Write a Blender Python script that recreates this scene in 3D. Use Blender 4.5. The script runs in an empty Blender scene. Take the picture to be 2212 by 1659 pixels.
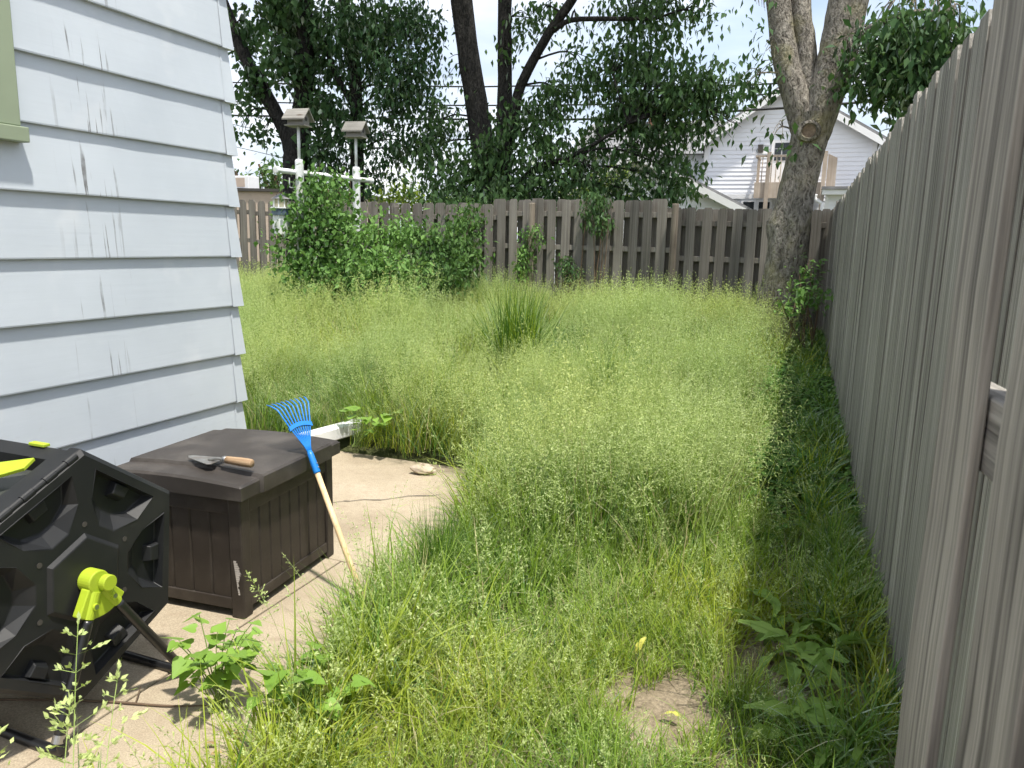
import bpy, math, random
import numpy as np
from mathutils import Vector, Matrix, Euler
random.seed(7); RNG = np.random.default_rng(7)
R = math.radians; PI = math.pi
scene = bpy.context.scene
COL = scene.collection

# ---------------------------------------------------------------- camera
CAM_H = 1.6; YAW, PITCH, ROLL = 21.3, 10.5, 1.4; FL = 0.751
cd = bpy.data.cameras.new('camera'); cam = bpy.data.objects.new('camera', cd); COL.objects.link(cam)
cd.sensor_fit = 'HORIZONTAL'; cd.sensor_width = 36; cd.lens = 36*FL; cd.clip_start = .05; cd.clip_end = 2000
_y, _p, _r = R(YAW), R(PITCH), R(ROLL)
FWD = Vector((-math.sin(_y)*math.cos(_p), math.cos(_y)*math.cos(_p), -math.sin(_p)))
_rt = Vector((math.cos(_y), math.sin(_y), 0)); _up = _rt.cross(FWD)
RT = math.cos(_r)*_rt + math.sin(_r)*_up; UP = -math.sin(_r)*_rt + math.cos(_r)*_up
M4 = Matrix((RT, UP, -FWD)).transposed().to_4x4(); M4.translation = (0, 0, CAM_H); cam.matrix_world = M4
cd.dof.use_dof = True; cd.dof.focus_distance = 4.5; cd.dof.aperture_fstop = 14.0
scene.camera = cam
def at(px, py, Y):          # photo pixel (2212 wide) -> point on the vertical plane y = Y
    d = FWD*(2212*FL) + RT*(px-1106) - UP*(py-829.5)
    t = Y/d.y
    return Vector((d.x*t, Y, CAM_H+d.z*t))

# ---------------------------------------------------------------- light
SUN = Vector((-.255, .19, -.94)).normalized()
w = bpy.data.worlds.new('World'); scene.world = w; w.use_nodes = True
sd = bpy.data.lights.new('sun', 'SUN'); sd.energy = 4.5; sd.angle = R(2.6); sd.color = (1, .95, .86)
so = bpy.data.objects.new('sun', sd); COL.objects.link(so); so.rotation_euler = SUN.to_track_quat('-Z', 'Y').to_euler()
so.location = (3, -3, 12)
scene.view_settings.view_transform = 'Standard'; scene.view_settings.look = 'None'
scene.view_settings.exposure = 0.6; scene.view_settings.gamma = 1; scene.view_settings.use_curve_mapping = False
scene.cycles.use_denoising = True; scene.cycles.use_adaptive_sampling = True; scene.cycles.adaptive_threshold = .03
scene.cycles.max_bounces = 5; scene.cycles.diffuse_bounces = 3; scene.cycles.transmission_bounces = 3; scene.cycles.transparent_max_bounces = 6
scene.cycles.caustics_reflective = False; scene.cycles.caustics_refractive = False

def nd(t, typ, ins=None, **props):
    n = t.nodes.new(typ)
    for k, v in props.items(): setattr(n, k, v)
    for k, v in (ins or {}).items():
        s = n.inputs[k]
        if isinstance(v, bpy.types.NodeSocket): t.links.new(v, s)
        else: s.default_value = v
    return n
def rgba(c): return (c[0], c[1], c[2], 1.0)
def ramp(t, fac, stops):
    n = nd(t, 'ShaderNodeValToRGB', {0: fac}); e = n.color_ramp.elements
    while len(e) < len(stops): e.new(.5)
    for i, (p, c) in enumerate(stops):
        e[i].position = p; e[i].color = rgba(c) if not isinstance(c, (int, float)) else (c, c, c, 1)
    return n.outputs[0]
def math_(t, op, a, b=0.0, c=None):
    ins = {0: a, 1: b}
    if c is not None: ins[2] = c
    return nd(t, 'ShaderNodeMath', ins, operation=op).outputs[0]
def mixc(t, f, a, b, mode='MIX'):
    n = nd(t, 'ShaderNodeMix', data_type='RGBA', blend_type=mode)
    for k, v in ((0, f), (6, a), (7, b)):
        s = n.inputs[k]
        if isinstance(v, bpy.types.NodeSocket): t.links.new(v, s)
        else: s.default_value = v if k == 0 else rgba(v)
    return n.outputs[2]
def noise(t, vec, scale, detail=4, rough=.55, dist=0):
    return nd(t, 'ShaderNodeTexNoise', {'Vector': vec, 'Scale': scale, 'Detail': detail, 'Roughness': rough, 'Distortion': dist}).outputs['Fac']
def maprange(t, v, a, b, c, d):
    return nd(t, 'ShaderNodeMapRange', {0: v, 1: a, 2: b, 3: c, 4: d}).outputs[0]
def vscale(t, vec, s):
    return nd(t, 'ShaderNodeVectorMath', {0: vec, 1: s}, operation='MULTIPLY').outputs[0]

wt = w.node_tree; wt.nodes.clear()
tc = nd(wt, 'ShaderNodeTexCoord').outputs['Generated']
sky = nd(wt, 'ShaderNodeTexSky', sky_type='NISHITA', sun_disc=False)
sky.sun_elevation = math.asin(-SUN.z); sky.sun_rotation = math.atan2(-SUN.x, -SUN.y); sky.dust_density = 2.0; sky.air_density = 1.2
sx = nd(wt, 'ShaderNodeSeparateXYZ', {0: tc})
zz = math_(wt, 'MAXIMUM', math_(wt, 'ADD', sx.outputs[2], .18), .05)
cv = nd(wt, 'ShaderNodeCombineXYZ', {0: math_(wt, 'DIVIDE', sx.outputs[0], zz), 1: math_(wt, 'DIVIDE', sx.outputs[1], zz), 2: 3.7}).outputs[0]
cl = noise(wt, cv, 1.15, 7, .55, .4)
clf = ramp(wt, cl, [(.30, .35), (.50, .80), (.62, 1.0)])
shade = noise(wt, cv, 2.3, 5, .5, .2)
ccol = ramp(wt, shade, [(.32, (3.5, 4.0, 4.9)), (.50, (4.9, 5.2, 5.8)), (.64, (6.4, 6.5, 6.7))])
wc = mixc(wt, clf, sky.outputs[0], ccol)
bg = nd(wt, 'ShaderNodeBackground', {0: wc, 1: .15})
nd(wt, 'ShaderNodeOutputWorld', {0: bg.outputs[0]})

# ---------------------------------------------------------------- mesh helpers
class MB:
    def __init__(s): s.v = []; s.f = []; s.m = []
    def add(s, vs, fs, m=0):
        o = len(s.v); s.v += [tuple(map(float, x)) for x in vs]
        s.f += [tuple(i+o for i in f) for f in fs]; s.m += [m]*len(fs)
    def box(s, x0, x1, y0, y1, z0, z1, m=0):
        s.add([(x0,y0,z0),(x1,y0,z0),(x1,y1,z0),(x0,y1,z0),(x0,y0,z1),(x1,y0,z1),(x1,y1,z1),(x0,y1,z1)],
              [(0,3,2,1),(4,5,6,7),(0,1,5,4),(1,2,6,5),(2,3,7,6),(3,0,4,7)], m)
    def prism(s, poly, ext, m=0):           # poly: 3d points, ext: vector
        n = len(poly); e = Vector(ext); a = [Vector(p) for p in poly]; b = [p+e for p in a]
        s.add(a+b, [tuple(range(n))[::-1], tuple(range(n, 2*n))]+[(i, (i+1) % n, n+(i+1) % n, n+i) for i in range(n)], m)
    def tube(s, pts, rad, n=8, m=0, cap=True, jit=0.0, seed=0):
        pts = [Vector(p) for p in pts]; k = len(pts)
        rad = [rad]*k if isinstance(rad, (int, float)) else list(rad)
        rs = random.Random(seed); vs = []; ref = None
        for i, p in enumerate(pts):
            d = (pts[min(i+1, k-1)]-pts[max(i-1, 0)]).normalized()
            if ref is None: ref = d.orthogonal().normalized()
            ref = (ref-d*ref.dot(d)).normalized(); b = d.cross(ref)
            for j in range(n):
                a = 2*PI*j/n; rr = rad[i]*(1+jit*rs.uniform(-1, 1))
                vs.append(p+ref*(math.cos(a)*rr)+b*(math.sin(a)*rr))
        fs = [(i*n+j, i*n+(j+1) % n, (i+1)*n+(j+1) % n, (i+1)*n+j) for i in range(k-1) for j in range(n)]
        if cap: fs += [tuple(range(n))[::-1], tuple(range((k-1)*n, k*n))]
        s.add(vs, fs, m)
    def mesh(s, name, mats, smooth=False):
        me = bpy.data.meshes.new(name); me.from_pydata(s.v, [], s.f)
        for m in (mats if isinstance(mats, (list, tuple)) else [mats]): me.materials.append(m)
        me.polygons.foreach_set('material_index', s.m)
        if smooth: me.polygons.foreach_set('use_smooth', [True]*len(me.polygons))
        me.update(); return me
    def build(s, name, mats, parent=None, smooth=False, bevel=0, seg=2, loc=None, rot=None):
        o = bpy.data.objects.new(name, s.mesh(name, mats, smooth)); COL.objects.link(o)
        if parent: o.parent = parent
        if loc is not None: o.location = loc
        if rot is not None: o.rotation_euler = rot
        if bevel:
            b = o.modifiers.new('bevel', 'BEVEL'); b.width = bevel; b.segments = seg; b.limit_method = 'ANGLE'; b.angle_limit = R(35)
        return o
def npmesh(name, V, F, mat_idx, mats, smooth=False):
    """V (n,3), F list of (array k x sides) groups sharing side count"""
    me = bpy.data.meshes.new(name); V = np.asarray(V, np.float32)
    loops = np.concatenate([f.ravel() for f in F]).astype(np.int32)
    tot = np.concatenate([np.full(len(f), f.shape[1]) for f in F]).astype(np.int32)
    st = np.concatenate([[0], np.cumsum(tot)[:-1]]).astype(np.int32)
    me.vertices.add(len(V)); me.vertices.foreach_set('co', V.ravel())
    me.loops.add(len(loops)); me.loops.foreach_set('vertex_index', loops)
    me.polygons.add(len(tot)); me.polygons.foreach_set('loop_start', st); me.polygons.foreach_set('loop_total', tot)
    me.polygons.foreach_set('material_index', np.asarray(mat_idx, np.int32))
    if smooth: me.polygons.foreach_set('use_smooth', np.ones(len(tot), bool))
    for m in mats: me.materials.append(m)
    me.update(calc_edges=True); me.validate(); return me
def rotmats(yaw, pitch, roll):      # arrays -> (n,3,3): Rz(yaw) Rx(pitch) Ry(roll)
    cy, sy, cp, sp, cr, sr = np.cos(yaw), np.sin(yaw), np.cos(pitch), np.sin(pitch), np.cos(roll), np.sin(roll); z = np.zeros_like(cy); o = z+1
    Rz = np.stack([cy,-sy,z, sy,cy,z, z,z,o], -1).reshape(-1,3,3); Rx = np.stack([o,z,z, z,cp,-sp, z,sp,cp], -1).reshape(-1,3,3)
    Ry = np.stack([cr,z,sr, z,o,z, -sr,z,cr], -1).reshape(-1,3,3)
    return Rz@Rx@Ry
def stamp(tv, tf, pos, rot, scl):   # repeat a template
    tv = np.asarray(tv, float); n = len(pos); k = len(tv)
    V = np.einsum('nij,kj->nki', rot, tv)*np.asarray(scl)[:, None, None]+np.asarray(pos)[:, None, :]
    F = (np.asarray(tf)[None]+(np.arange(n)*k)[:, None, None]).reshape(-1, len(tf[0]))
    return V.reshape(-1, 3), F
def tag(o, label, cat, group=None, kind=None):
    if label: o['label'] = label
    if cat: o['category'] = cat
    if group: o['group'] = group
    if kind: o['kind'] = kind
    return o
def thing(name, loc, label, cat, group=None, rz=0):
    o = bpy.data.objects.new(name, None); COL.objects.link(o); o.location = loc; o.rotation_euler = (0, 0, rz); o.empty_display_size = .1
    return tag(o, label, cat, group)
def piece(name, me, parent, loc=(0,0,0), rot=(0,0,0), scale=None):
    o = bpy.data.objects.new(name, me); COL.objects.link(o); o.parent = parent; o.location = loc; o.rotation_euler = rot
    if scale is not None: o.scale = scale if not isinstance(scale, (int, float)) else (scale,)*3
    return o
def smooth_path(pts, rad, sub=4):
    P = [Vector(p) for p in pts]; out = []; rr = []
    for i in range(len(P)-1):
        a, b, c, d = P[max(i-1,0)], P[i], P[i+1], P[min(i+2,len(P)-1)]
        for j in range(sub):
            t = j/sub
            out.append(.5*((2*b)+(c-a)*t+(2*a-5*b+4*c-d)*t*t+(3*b-a-3*c+d)*t**3)); rr.append(rad[i]*(1-t)+rad[i+1]*t)
    out.append(P[-1]); rr.append(rad[-1]); return out, rr

# ---------------------------------------------------------------- materials
def newmat(name):
    m = bpy.data.materials.new(name); m.use_nodes = True; t = m.node_tree; t.nodes.clear()
    return m, t, nd(t, 'ShaderNodeOutputMaterial')
def pbr(name, col, rough=.6, metal=0, spec=.5, var=.12, vscale_=6.0, bump=0, bscale=60, coord='Object', dirt=None, dscale=3.0, damt=.5, rvar=0):
    m, t, out = newmat(name)
    co = nd(t, 'ShaderNodeTexCoord').outputs[coord]
    if coord == 'Pos': pass
    n1 = noise(t, co, vscale_, 5)
    dark = tuple(c*(1-var*1.6) for c in col); lite = tuple(min(1, c*(1+var)) for c in col)
    c = ramp(t, n1, [(.28, dark), (.72, lite)])
    if dirt:
        f = maprange(t, noise(t, co, dscale, 6, .6), .48, .72, 0, damt); c = mixc(t, f, c, dirt)
    if rvar:
        rn = nd(t, 'ShaderNodeObjectInfo').outputs['Random']
        c = mixc(t, 1.0, c, ramp(t, rn, [(0, 1-rvar), (1, 1+rvar*.5)]), 'MULTIPLY')
    b = nd(t, 'ShaderNodeBsdfPrincipled', {'Base Color': c, 'Roughness': rough, 'Metallic': metal, 'Specular IOR Level': spec})
    if bump:
        bn = nd(t, 'ShaderNodeBump', {'Height': noise(t, co, bscale, 4), 'Strength': bump, 'Distance': .01}); t.links.new(bn.outputs[0], b.inputs['Normal'])
    t.links.new(b.outputs[0], out.inputs[0]); return m
def leafmat(name, col, col2, trans=.35, gloss=.05, pscale=1.2, patch=None, patchcol=None, rough=.42, tint=None, deep=None):
    """thin leaf: diffuse + translucent, varied per instance and over patches of the place"""
    m, t, out = newmat(name)
    geo = nd(t, 'ShaderNodeNewGeometry'); pos = geo.outputs['Position']
    rnd = nd(t, 'ShaderNodeObjectInfo').outputs['Random']
    isl = geo.outputs['Random Per Island']
    n = noise(t, pos, pscale, 3)
    f = math_(t, 'ADD', math_(t, 'MULTIPLY', n, .6), math_(t, 'MULTIPLY', isl, .45))
    f = math_(t, 'ADD', f, math_(t, 'MULTIPLY', math_(t, 'SUBTRACT', rnd, .5), .25))
    c = ramp(t, f, [(.25, col), (.80, col2)])
    if patchcol:
        pf = maprange(t, noise(t, pos, patch, 2), .44, .62, 0, .85); c = mixc(t, pf, c, patchcol)
    if deep:
        c = mixc(t, maprange(t, noise(t, nd(t, 'ShaderNodeVectorMath', {0: pos, 1: (7.3, 2.1, 0)}, operation='ADD').outputs[0], .62, 2), .50, .62, 0, .75), c, deep)
    tcol = mixc(t, 1.0, c, tint or (1.0, 1.08, .55), 'MULTIPLY')
    d = nd(t, 'ShaderNodeBsdfDiffuse', {0: c}); tr = nd(t, 'ShaderNodeBsdfTranslucent', {0: tcol})
    a = nd(t, 'ShaderNodeMixShader', {0: trans, 1: d.outputs[0], 2: tr.outputs[0]})
    g = nd(t, 'ShaderNodeBsdfGlossy', {0: (.9, .95, .9, 1), 1: rough})
    lw = nd(t, 'ShaderNodeFresnel', {0: 1.4})
    gf = math_(t, 'MULTIPLY', lw.outputs[0], gloss*10)
    x = nd(t, 'ShaderNodeMixShader', {0: math_(t, 'MINIMUM', gf, .35), 1: a.outputs[0], 2: g.outputs[0]})
    t.links.new(x.outputs[0], out.inputs[0]); return m
def woodmat(name, stops, along='Z', tone=.25, bump=.35, rough=.85, fine=90, knots=True, knotcol=(.075, .055, .04)):
    """weathered boards: streaks along the grain, shifted for each board"""
    m, t, out = newmat(name)
    co = nd(t, 'ShaderNodeTexCoord').outputs['Object']; rn = nd(t, 'ShaderNodeObjectInfo').outputs['Random']
    off = nd(t, 'ShaderNodeVectorMath', {0: co, 1: nd(t, 'ShaderNodeCombineXYZ', {0: math_(t, 'MULTIPLY', rn, 37.0), 1: math_(t, 'MULTIPLY', rn, 91.0), 2: math_(t, 'MULTIPLY', rn, 53.0)}).outputs[0]}, operation='ADD').outputs[0]
    s = {'Z': (fine, fine, 1.1), 'X': (1.1, fine, fine), 'Y': (fine, 1.1, fine)}[along]
    g1 = noise(t, vscale(t, off, s), 1.0, 6, .62, .6)
    s2 = tuple(v*.25 if v > 2 else v*.8 for v in s); g2 = noise(t, vscale(t, off, s2), 1.0, 4, .6, .8)
    f = math_(t, 'ADD', math_(t, 'MULTIPLY', g1, .66), math_(t, 'MULTIPLY', g2, .34))
    c = ramp(t, f, stops)
    big = noise(t, off, 1.6, 3)
    c = mixc(t, 1.0, c, ramp(t, big, [(.3, .72), (.7, 1.12)]), 'MULTIPLY')
    c = mixc(t, 1.0, c, ramp(t, rn, [(0, 1-tone), (1, 1+tone*.6)]), 'MULTIPLY')
    if knots:
        ks = {'Z': (.01, 8, 2.4), 'X': (2.4, 8, .01), 'Y': (8, 2.4, .01)}[along]
        vn = nd(t, 'ShaderNodeTexVoronoi', {'Vector': vscale(t, off, ks), 'Scale': 1.0}); pick = math_(t, 'GREATER_THAN', nd(t, 'ShaderNodeSeparateColor', {0: vn.outputs['Color']}).outputs[0], .62)
        c = mixc(t, math_(t, 'MULTIPLY', maprange(t, vn.outputs['Distance'], .05, .16, .85, 0), pick), c, knotcol)
    b = nd(t, 'ShaderNodeBsdfPrincipled', {'Base Color': c, 'Roughness': rough, 'Specular IOR Level': .25})
    bn = nd(t, 'ShaderNodeBump', {'Height': f, 'Strength': bump, 'Distance': .006}); t.links.new(bn.outputs[0], b.inputs['Normal'])
    t.links.new(b.outputs[0], out.inputs[0]); return m

M = {}
M['fence'] = woodmat('weathered_fence_wood', [(.37, (.09, .083, .072)), (.5, (.275, .26, .23)), (.63, (.46, .44, .395))], fine=130, tone=.22, bump=.5)
M['fence_near'] = woodmat('weathered_gate_wood', [(.36, (.085, .078, .072)), (.5, (.25, .235, .208)), (.64, (.44, .415, .365))], fine=75, knotcol=(.26, .14, .055))
M['fence_near_rail'] = woodmat('weathered_rail_wood', [(.41, (.085, .078, .075)), (.5, (.26, .245, .22)), (.59, (.46, .435, .39))], along='Y', fine=40)
M['fence_back'] = woodmat('grey_fence_wood', [(.30, (.10, .09, .078)), (.5, (.20, .183, .158)), (.72, (.31, .29, .255))])
M['post_wood'] = woodmat('round_post_wood', [(.30, (.11, .088, .068)), (.5, (.22, .185, .145)), (.72, (.33, .29, .235))])
M['tan_wood'] = woodmat('new_deck_wood', [(.30, (.36, .29, .225)), (.5, (.46, .385, .31)), (.72, (.55, .475, .40))], knots=False, bump=.1, fine=30)
M['grey_wood'] = woodmat('birdhouse_wood', [(.30, (.14, .135, .12)), (.5, (.26, .25, .225)), (.72, (.38, .37, .335))], along='X')
M['handle'] = woodmat('pale_handle_wood', [(.30, (.58, .40, .21)), (.5, (.70, .52, .30)), (.72, (.78, .62, .40))], knots=False, bump=.05, tone=0, rough=.5, fine=120)
M['old_handle'] = woodmat('worn_handle_wood', [(.30, (.17, .10, .055)), (.5, (.33, .22, .13)), (.72, (.46, .34, .22))], along='X', knots=False, bump=.3, tone=0, rough=.65, fine=160)
M['trim'] = pbr('sage_green_trim', (.26, .31, .21), .55, var=.05, vscale_=3)
M['glass'] = pbr('dark_window_glass', (.03, .035, .04), .08, var=.05)
M['black'] = pbr('black_moulded_plastic', (.012, .013, .0145), .52, spec=.35, var=.1, bump=.10, bscale=900, dirt=(.09, .085, .075), dscale=5, damt=.12)
M['hatch'] = pbr('smoked_hatch_plastic', (.055, .06, .055), .22, var=.1, dirt=(.14, .14, .12), damt=.35)
M['lime'] = pbr('lime_plastic', (.36, .47, .03), .5, spec=.3, var=.05, dirt=(.25, .30, .05), dscale=20, damt=.3)
M['steel_black'] = pbr('black_painted_tube', (.012, .012, .013), .3, var=.1)
M['steel'] = pbr('zinc_bolt', (.45, .45, .45), .35, metal=1, var=.1)
M['brown'] = pbr('brown_resin', (.031, .0245, .020), .5, spec=.4, var=.18, vscale_=9, bump=.25, bscale=260, dirt=(.11, .095, .08), dscale=7, damt=.28)
M['brown_lid'] = pbr('dusty_brown_resin', (.040, .034, .030), .5, spec=.45, var=.16, vscale_=6, bump=.15, bscale=300, dirt=(.14, .125, .11), dscale=4.5, damt=.4)
M['blue'] = pbr('blue_powder_coat', (.012, .19, .60), .35, var=.04)
M['blade_steel'] = pbr('worn_trowel_steel', (.42, .41, .39), .38, metal=.85, var=.15, vscale_=30, dirt=(.22, .12, .06), dscale=18, damt=.6)
M['white_paint'] = pbr('chalky_white_paint', (.74, .76, .76), .5, var=.05, dirt=(.40, .38, .34), dscale=9, damt=.5)
M['pvc'] = pbr('white_plastic_pipe', (.78, .79, .80), .35, var=.03)
M['stone'] = pbr('pale_stone', (.46, .38, .29), .85, var=.25, vscale_=14, bump=.6, bscale=40, coord='Object')
M['vinyl'] = pbr('white_vinyl_siding', (.80, .81, .84), .45, var=.02, vscale_=1)
M['vinyl_trim'] = pbr('white_house_trim', (.78, .78, .78), .45, var=.02)
M['shingle'] = pbr('grey_shingles', (.20, .20, .205), .9, var=.25, vscale_=4, bump=.5, bscale=8)
M['tan_wall'] = pbr('tan_masonry', (.46, .37, .30), .85, var=.06, vscale_=2)
M['dark_trim'] = pbr('dark_roof_edge', (.05, .045, .04), .7)
M['wire'] = pbr('black_cable', (.018, .018, .02), .6)
M['brick'] = pbr('chimney_brick', (.26, .12, .08), .9, var=.2, vscale_=8)
M['navy'] = pbr('dark_blue_paint', (.06, .09, .13), .6)
M['cream'] = pbr('cream_paint', (.60, .55, .38), .6)
def barkmat(name, a, b, c, moss=None):
    m, t, out = newmat(name); co = nd(t, 'ShaderNodeTexCoord').outputs['Object']
    v = nd(t, 'ShaderNodeTexVoronoi', {'Vector': vscale(t, nd(t, 'ShaderNodeVectorMath', {0: co, 1: nd(t, 'ShaderNodeVectorMath', {0: nd(t, 'ShaderNodeTexNoise', {'Vector': co, 'Scale': 9.0, 'Detail': 4.0}).outputs['Color'], 1: (.16, .16, .16)}, operation='MULTIPLY').outputs[0]}, operation='ADD').outputs[0], (34, 34, 9)), 'Scale': 1.0, 'Randomness': 1.0}, feature='F1').outputs['Distance']
    n = noise(t, vscale(t, co, (30, 30, 7)), 1.0, 7, .65, .6)
    h = math_(t, 'ADD', math_(t, 'MULTIPLY', v, .5), math_(t, 'MULTIPLY', n, .7))
    col = ramp(t, h, [(.36, a), (.58, b), (.85, c)])
    col = mixc(t, 1.0, col, ramp(t, noise(t, co, 2.4, 3), [(.3, .75), (.7, 1.15)]), 'MULTIPLY')
    if moss: col = mixc(t, maprange(t, noise(t, co, 3.0, 5), .50, .70, 0, .55), col, moss)
    bs = nd(t, 'ShaderNodeBsdfPrincipled', {'Base Color': col, 'Roughness': .92, 'Specular IOR Level': .15})
    bn = nd(t, 'ShaderNodeBump', {'Height': h, 'Strength': 1.0, 'Distance': .035}); t.links.new(bn.outputs[0], bs.inputs['Normal'])
    t.links.new(bs.outputs[0], out.inputs[0]); return m
M['bark'] = barkmat('grey_bark', (.06, .053, .044), (.20, .182, .155), (.35, .325, .28), (.25, .235, .11))
M['bark_dark'] = barkmat('dark_bark', (.009, .009, .008), (.026, .025, .023), (.055, .052, .048))
M['heartwood'] = pbr('old_cut_wood', (.20, .15, .10), .9, var=.3, vscale_=25, bump=.5, bscale=50)
M['stem'] = leafmat('plant_stem', (.10, .17, .03), (.22, .30, .08), trans=.05)
M['twig'] = pbr('dry_twig', (.12, .08, .05), .9)
# concrete, soil, siding
m, t, out = newmat('tan_concrete'); pos = nd(t, 'ShaderNodeNewGeometry').outputs['Position']
a = noise(t, pos, 1.6, 6, .6); b_ = noise(t, pos, 180, 3); c_ = noise(t, pos, 14, 5)
col = ramp(t, a, [(.28, (.27, .22, .155)), (.5, (.37, .31, .225)), (.75, (.43, .365, .275))])
col = mixc(t, 1.0, col, ramp(t, b_, [(.3, .68), (.7, 1.2)]), 'MULTIPLY')
col = mixc(t, maprange(t, c_, .52, .72, 0, .45), col, (.26, .20, .14))
bs = nd(t, 'ShaderNodeBsdfPrincipled', {'Base Color': col, 'Roughness': .9, 'Specular IOR Level': .2})
bn = nd(t, 'ShaderNodeBump', {'Height': b_, 'Strength': .35, 'Distance': .003}); t.links.new(bn.outputs[0], bs.inputs['Normal'])
t.links.new(bs.outputs[0], out.inputs[0]); M['concrete'] = m
m, t, out = newmat('lawn_soil'); pos = nd(t, 'ShaderNodeNewGeometry').outputs['Position']
a = noise(t, pos, 3.5, 6, .65); b_ = noise(t, pos, 60, 5, .7)
col = ramp(t, a, [(.30, (.16, .13, .085)), (.5, (.30, .245, .17)), (.72, (.42, .35, .255))])
col = mixc(t, 1.0, col, ramp(t, b_, [(.25, .45), (.7, 1.25)]), 'MULTIPLY')
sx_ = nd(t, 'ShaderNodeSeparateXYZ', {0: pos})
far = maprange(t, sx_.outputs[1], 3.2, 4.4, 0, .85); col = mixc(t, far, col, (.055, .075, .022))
bs = nd(t, 'ShaderNodeBsdfPrincipled', {'Base Color': col, 'Roughness': .95, 'Specular IOR Level': .1})
bn = nd(t, 'ShaderNodeBump', {'Height': b_, 'Strength': .8, 'Distance': .02}); t.links.new(bn.outputs[0], bs.inputs['Normal'])
t.links.new(bs.outputs[0], out.inputs[0]); M['soil'] = m
SID_Z0, SID_E = .139, .2688      # first butt height and exposure of the siding
m, t, out = newmat('pale_blue_siding'); pos = nd(t, 'ShaderNodeNewGeometry').outputs['Position']; sp = nd(t, 'ShaderNodeSeparateXYZ', {0: pos})
py, pz = sp.outputs[1], sp.outputs[2]
fr = math_(t, 'FRACT', math_(t, 'DIVIDE', math_(t, 'SUBTRACT', pz, SID_Z0), SID_E)); row = math_(t, 'FLOOR', math_(t, 'DIVIDE', math_(t, 'SUBTRACT', pz, SID_Z0), SID_E))
cc = nd(t, 'ShaderNodeCombineXYZ', {0: math_(t, 'MULTIPLY', py, 46.0), 1: math_(t, 'MULTIPLY', pz, 1.3), 2: math_(t, 'MULTIPLY', row, 7.3)}).outputs[0]
sn = noise(t, cc, 1.0, 3, .5, .25)
cc2 = nd(t, 'ShaderNodeCombineXYZ', {0: math_(t, 'MULTIPLY', py, 30.0), 1: 0.0, 2: math_(t, 'MULTIPLY', row, 11.1)}).outputs[0]
top = maprange(t, noise(t, cc2, 1.0, 2), .3, .7, .05, 1.0)
band = math_(t, 'SUBTRACT', 1.0, maprange(t, math_(t, 'ABSOLUTE', math_(t, 'SUBTRACT', py, 2.55)), .06, .19, 0, 1))
st = math_(t, 'MULTIPLY', maprange(t, sn, .585, .625, 0, 1), math_(t, 'MULTIPLY', band, maprange(t, math_(t, 'SUBTRACT', top, fr), 0, .15, 0, 1)))
low = maprange(t, pz, 1.1, .4, 0, 1)
sp2 = math_(t, 'MULTIPLY', maprange(t, noise(t, nd(t, 'ShaderNodeVectorMath', {0: pos, 1: (1, 6, 14)}, operation='MULTIPLY').outputs[0], 2.0, 6, .7), .60, .74, 0, .6), low)
base = ramp(t, noise(t, pos, 2.2, 4), [(.3, (.455, .50, .545)), (.7, (.51, .555, .60))])
base = mixc(t, maprange(t, noise(t, pos, 3.1, 3), .60, .72, 0, .35), base, (.62, .64, .66))
col = mixc(t, math_(t, 'MULTIPLY', st, math_(t, 'MULTIPLY', math_(t, 'MULTIPLY', maprange(t, noise(t, pos, 9.0, 3), .36, .62, .15, 1), maprange(t, pz, .8, 2.1, .55, 1.1)), .95)), base, (.11, .105, .10)); col = mixc(t, sp2, col, (.36, .35, .34))
bs = nd(t, 'ShaderNodeBsdfPrincipled', {'Base Color': col, 'Roughness': .5, 'Specular IOR Level': .35})
bn = nd(t, 'ShaderNodeBump', {'Height': noise(t, nd(t, 'ShaderNodeVectorMath', {0: pos, 1: (40, 3, 60)}, operation='MULTIPLY').outputs[0], 1.0, 4), 'Strength': .12, 'Distance': .004}); t.links.new(bn.outputs[0], bs.inputs['Normal'])
t.links.new(bs.outputs[0], out.inputs[0]); M['siding'] = m
# leaves and grass
M['blade'] = leafmat('grass_blade', (.15, .255, .035), (.31, .43, .075), .42, .012, .9, .55, (.46, .50, .06), deep=(.10, .21, .035))
M['blade_dry'] = leafmat('dry_grass_blade', (.30, .27, .13), (.46, .42, .22), .25, .02)
M['blade_dark'] = leafmat('dark_grass_blade', (.06, .14, .025), (.14, .26, .05), .34, .02)
M['seed'] = leafmat('grass_seed_head', (.44, .54, .22), (.60, .68, .34), .36, .01, .7, .6, (.60, .65, .26), deep=(.36, .47, .21))
M['seed_stem'] = leafmat('grass_seed_stem', (.26, .36, .10), (.40, .50, .18), .25, .01)
M['tree_leaf'] = leafmat('maple_leaf', (.034, .078, .034), (.080, .150, .058), .30, .02, 1.5, rough=.55)
M['tree_leaf2'] = leafmat('box_elder_leaf', (.038, .086, .034), (.095, .170, .060), .32, .02, 1.5, rough=.55)
M['far_leaf'] = leafmat('far_tree_leaf', (.05, .105, .035), (.12, .20, .06), .3, .03, 1.5)
M['lime_leaf'] = leafmat('yellow_green_leaf', (.10, .17, .02), (.26, .34, .04), .4, .03, 1.5)
M['shrub_leaf'] = leafmat('shrub_leaf', (.07, .16, .035), (.18, .32, .085), .34, .03, 1.4, rough=.5)
M['vine_leaf'] = leafmat('heart_leaf', (.13, .25, .03), (.26, .42, .07), .38, .06, 3, tint=(1.1, 1.15, .4))
M['dock_leaf'] = leafmat('broad_weed_leaf', (.13, .24, .045), (.25, .37, .085), .3, .03, 4)
M['cover_leaf'] = leafmat('ground_cover_leaf', (.065, .15, .03), (.15, .28, .065), .3, .02, 2)
M['weed_leaf'] = leafmat('weed_leaf', (.045, .105, .03), (.12, .215, .06), .32, .02, 1.6, rough=.55)
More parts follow.
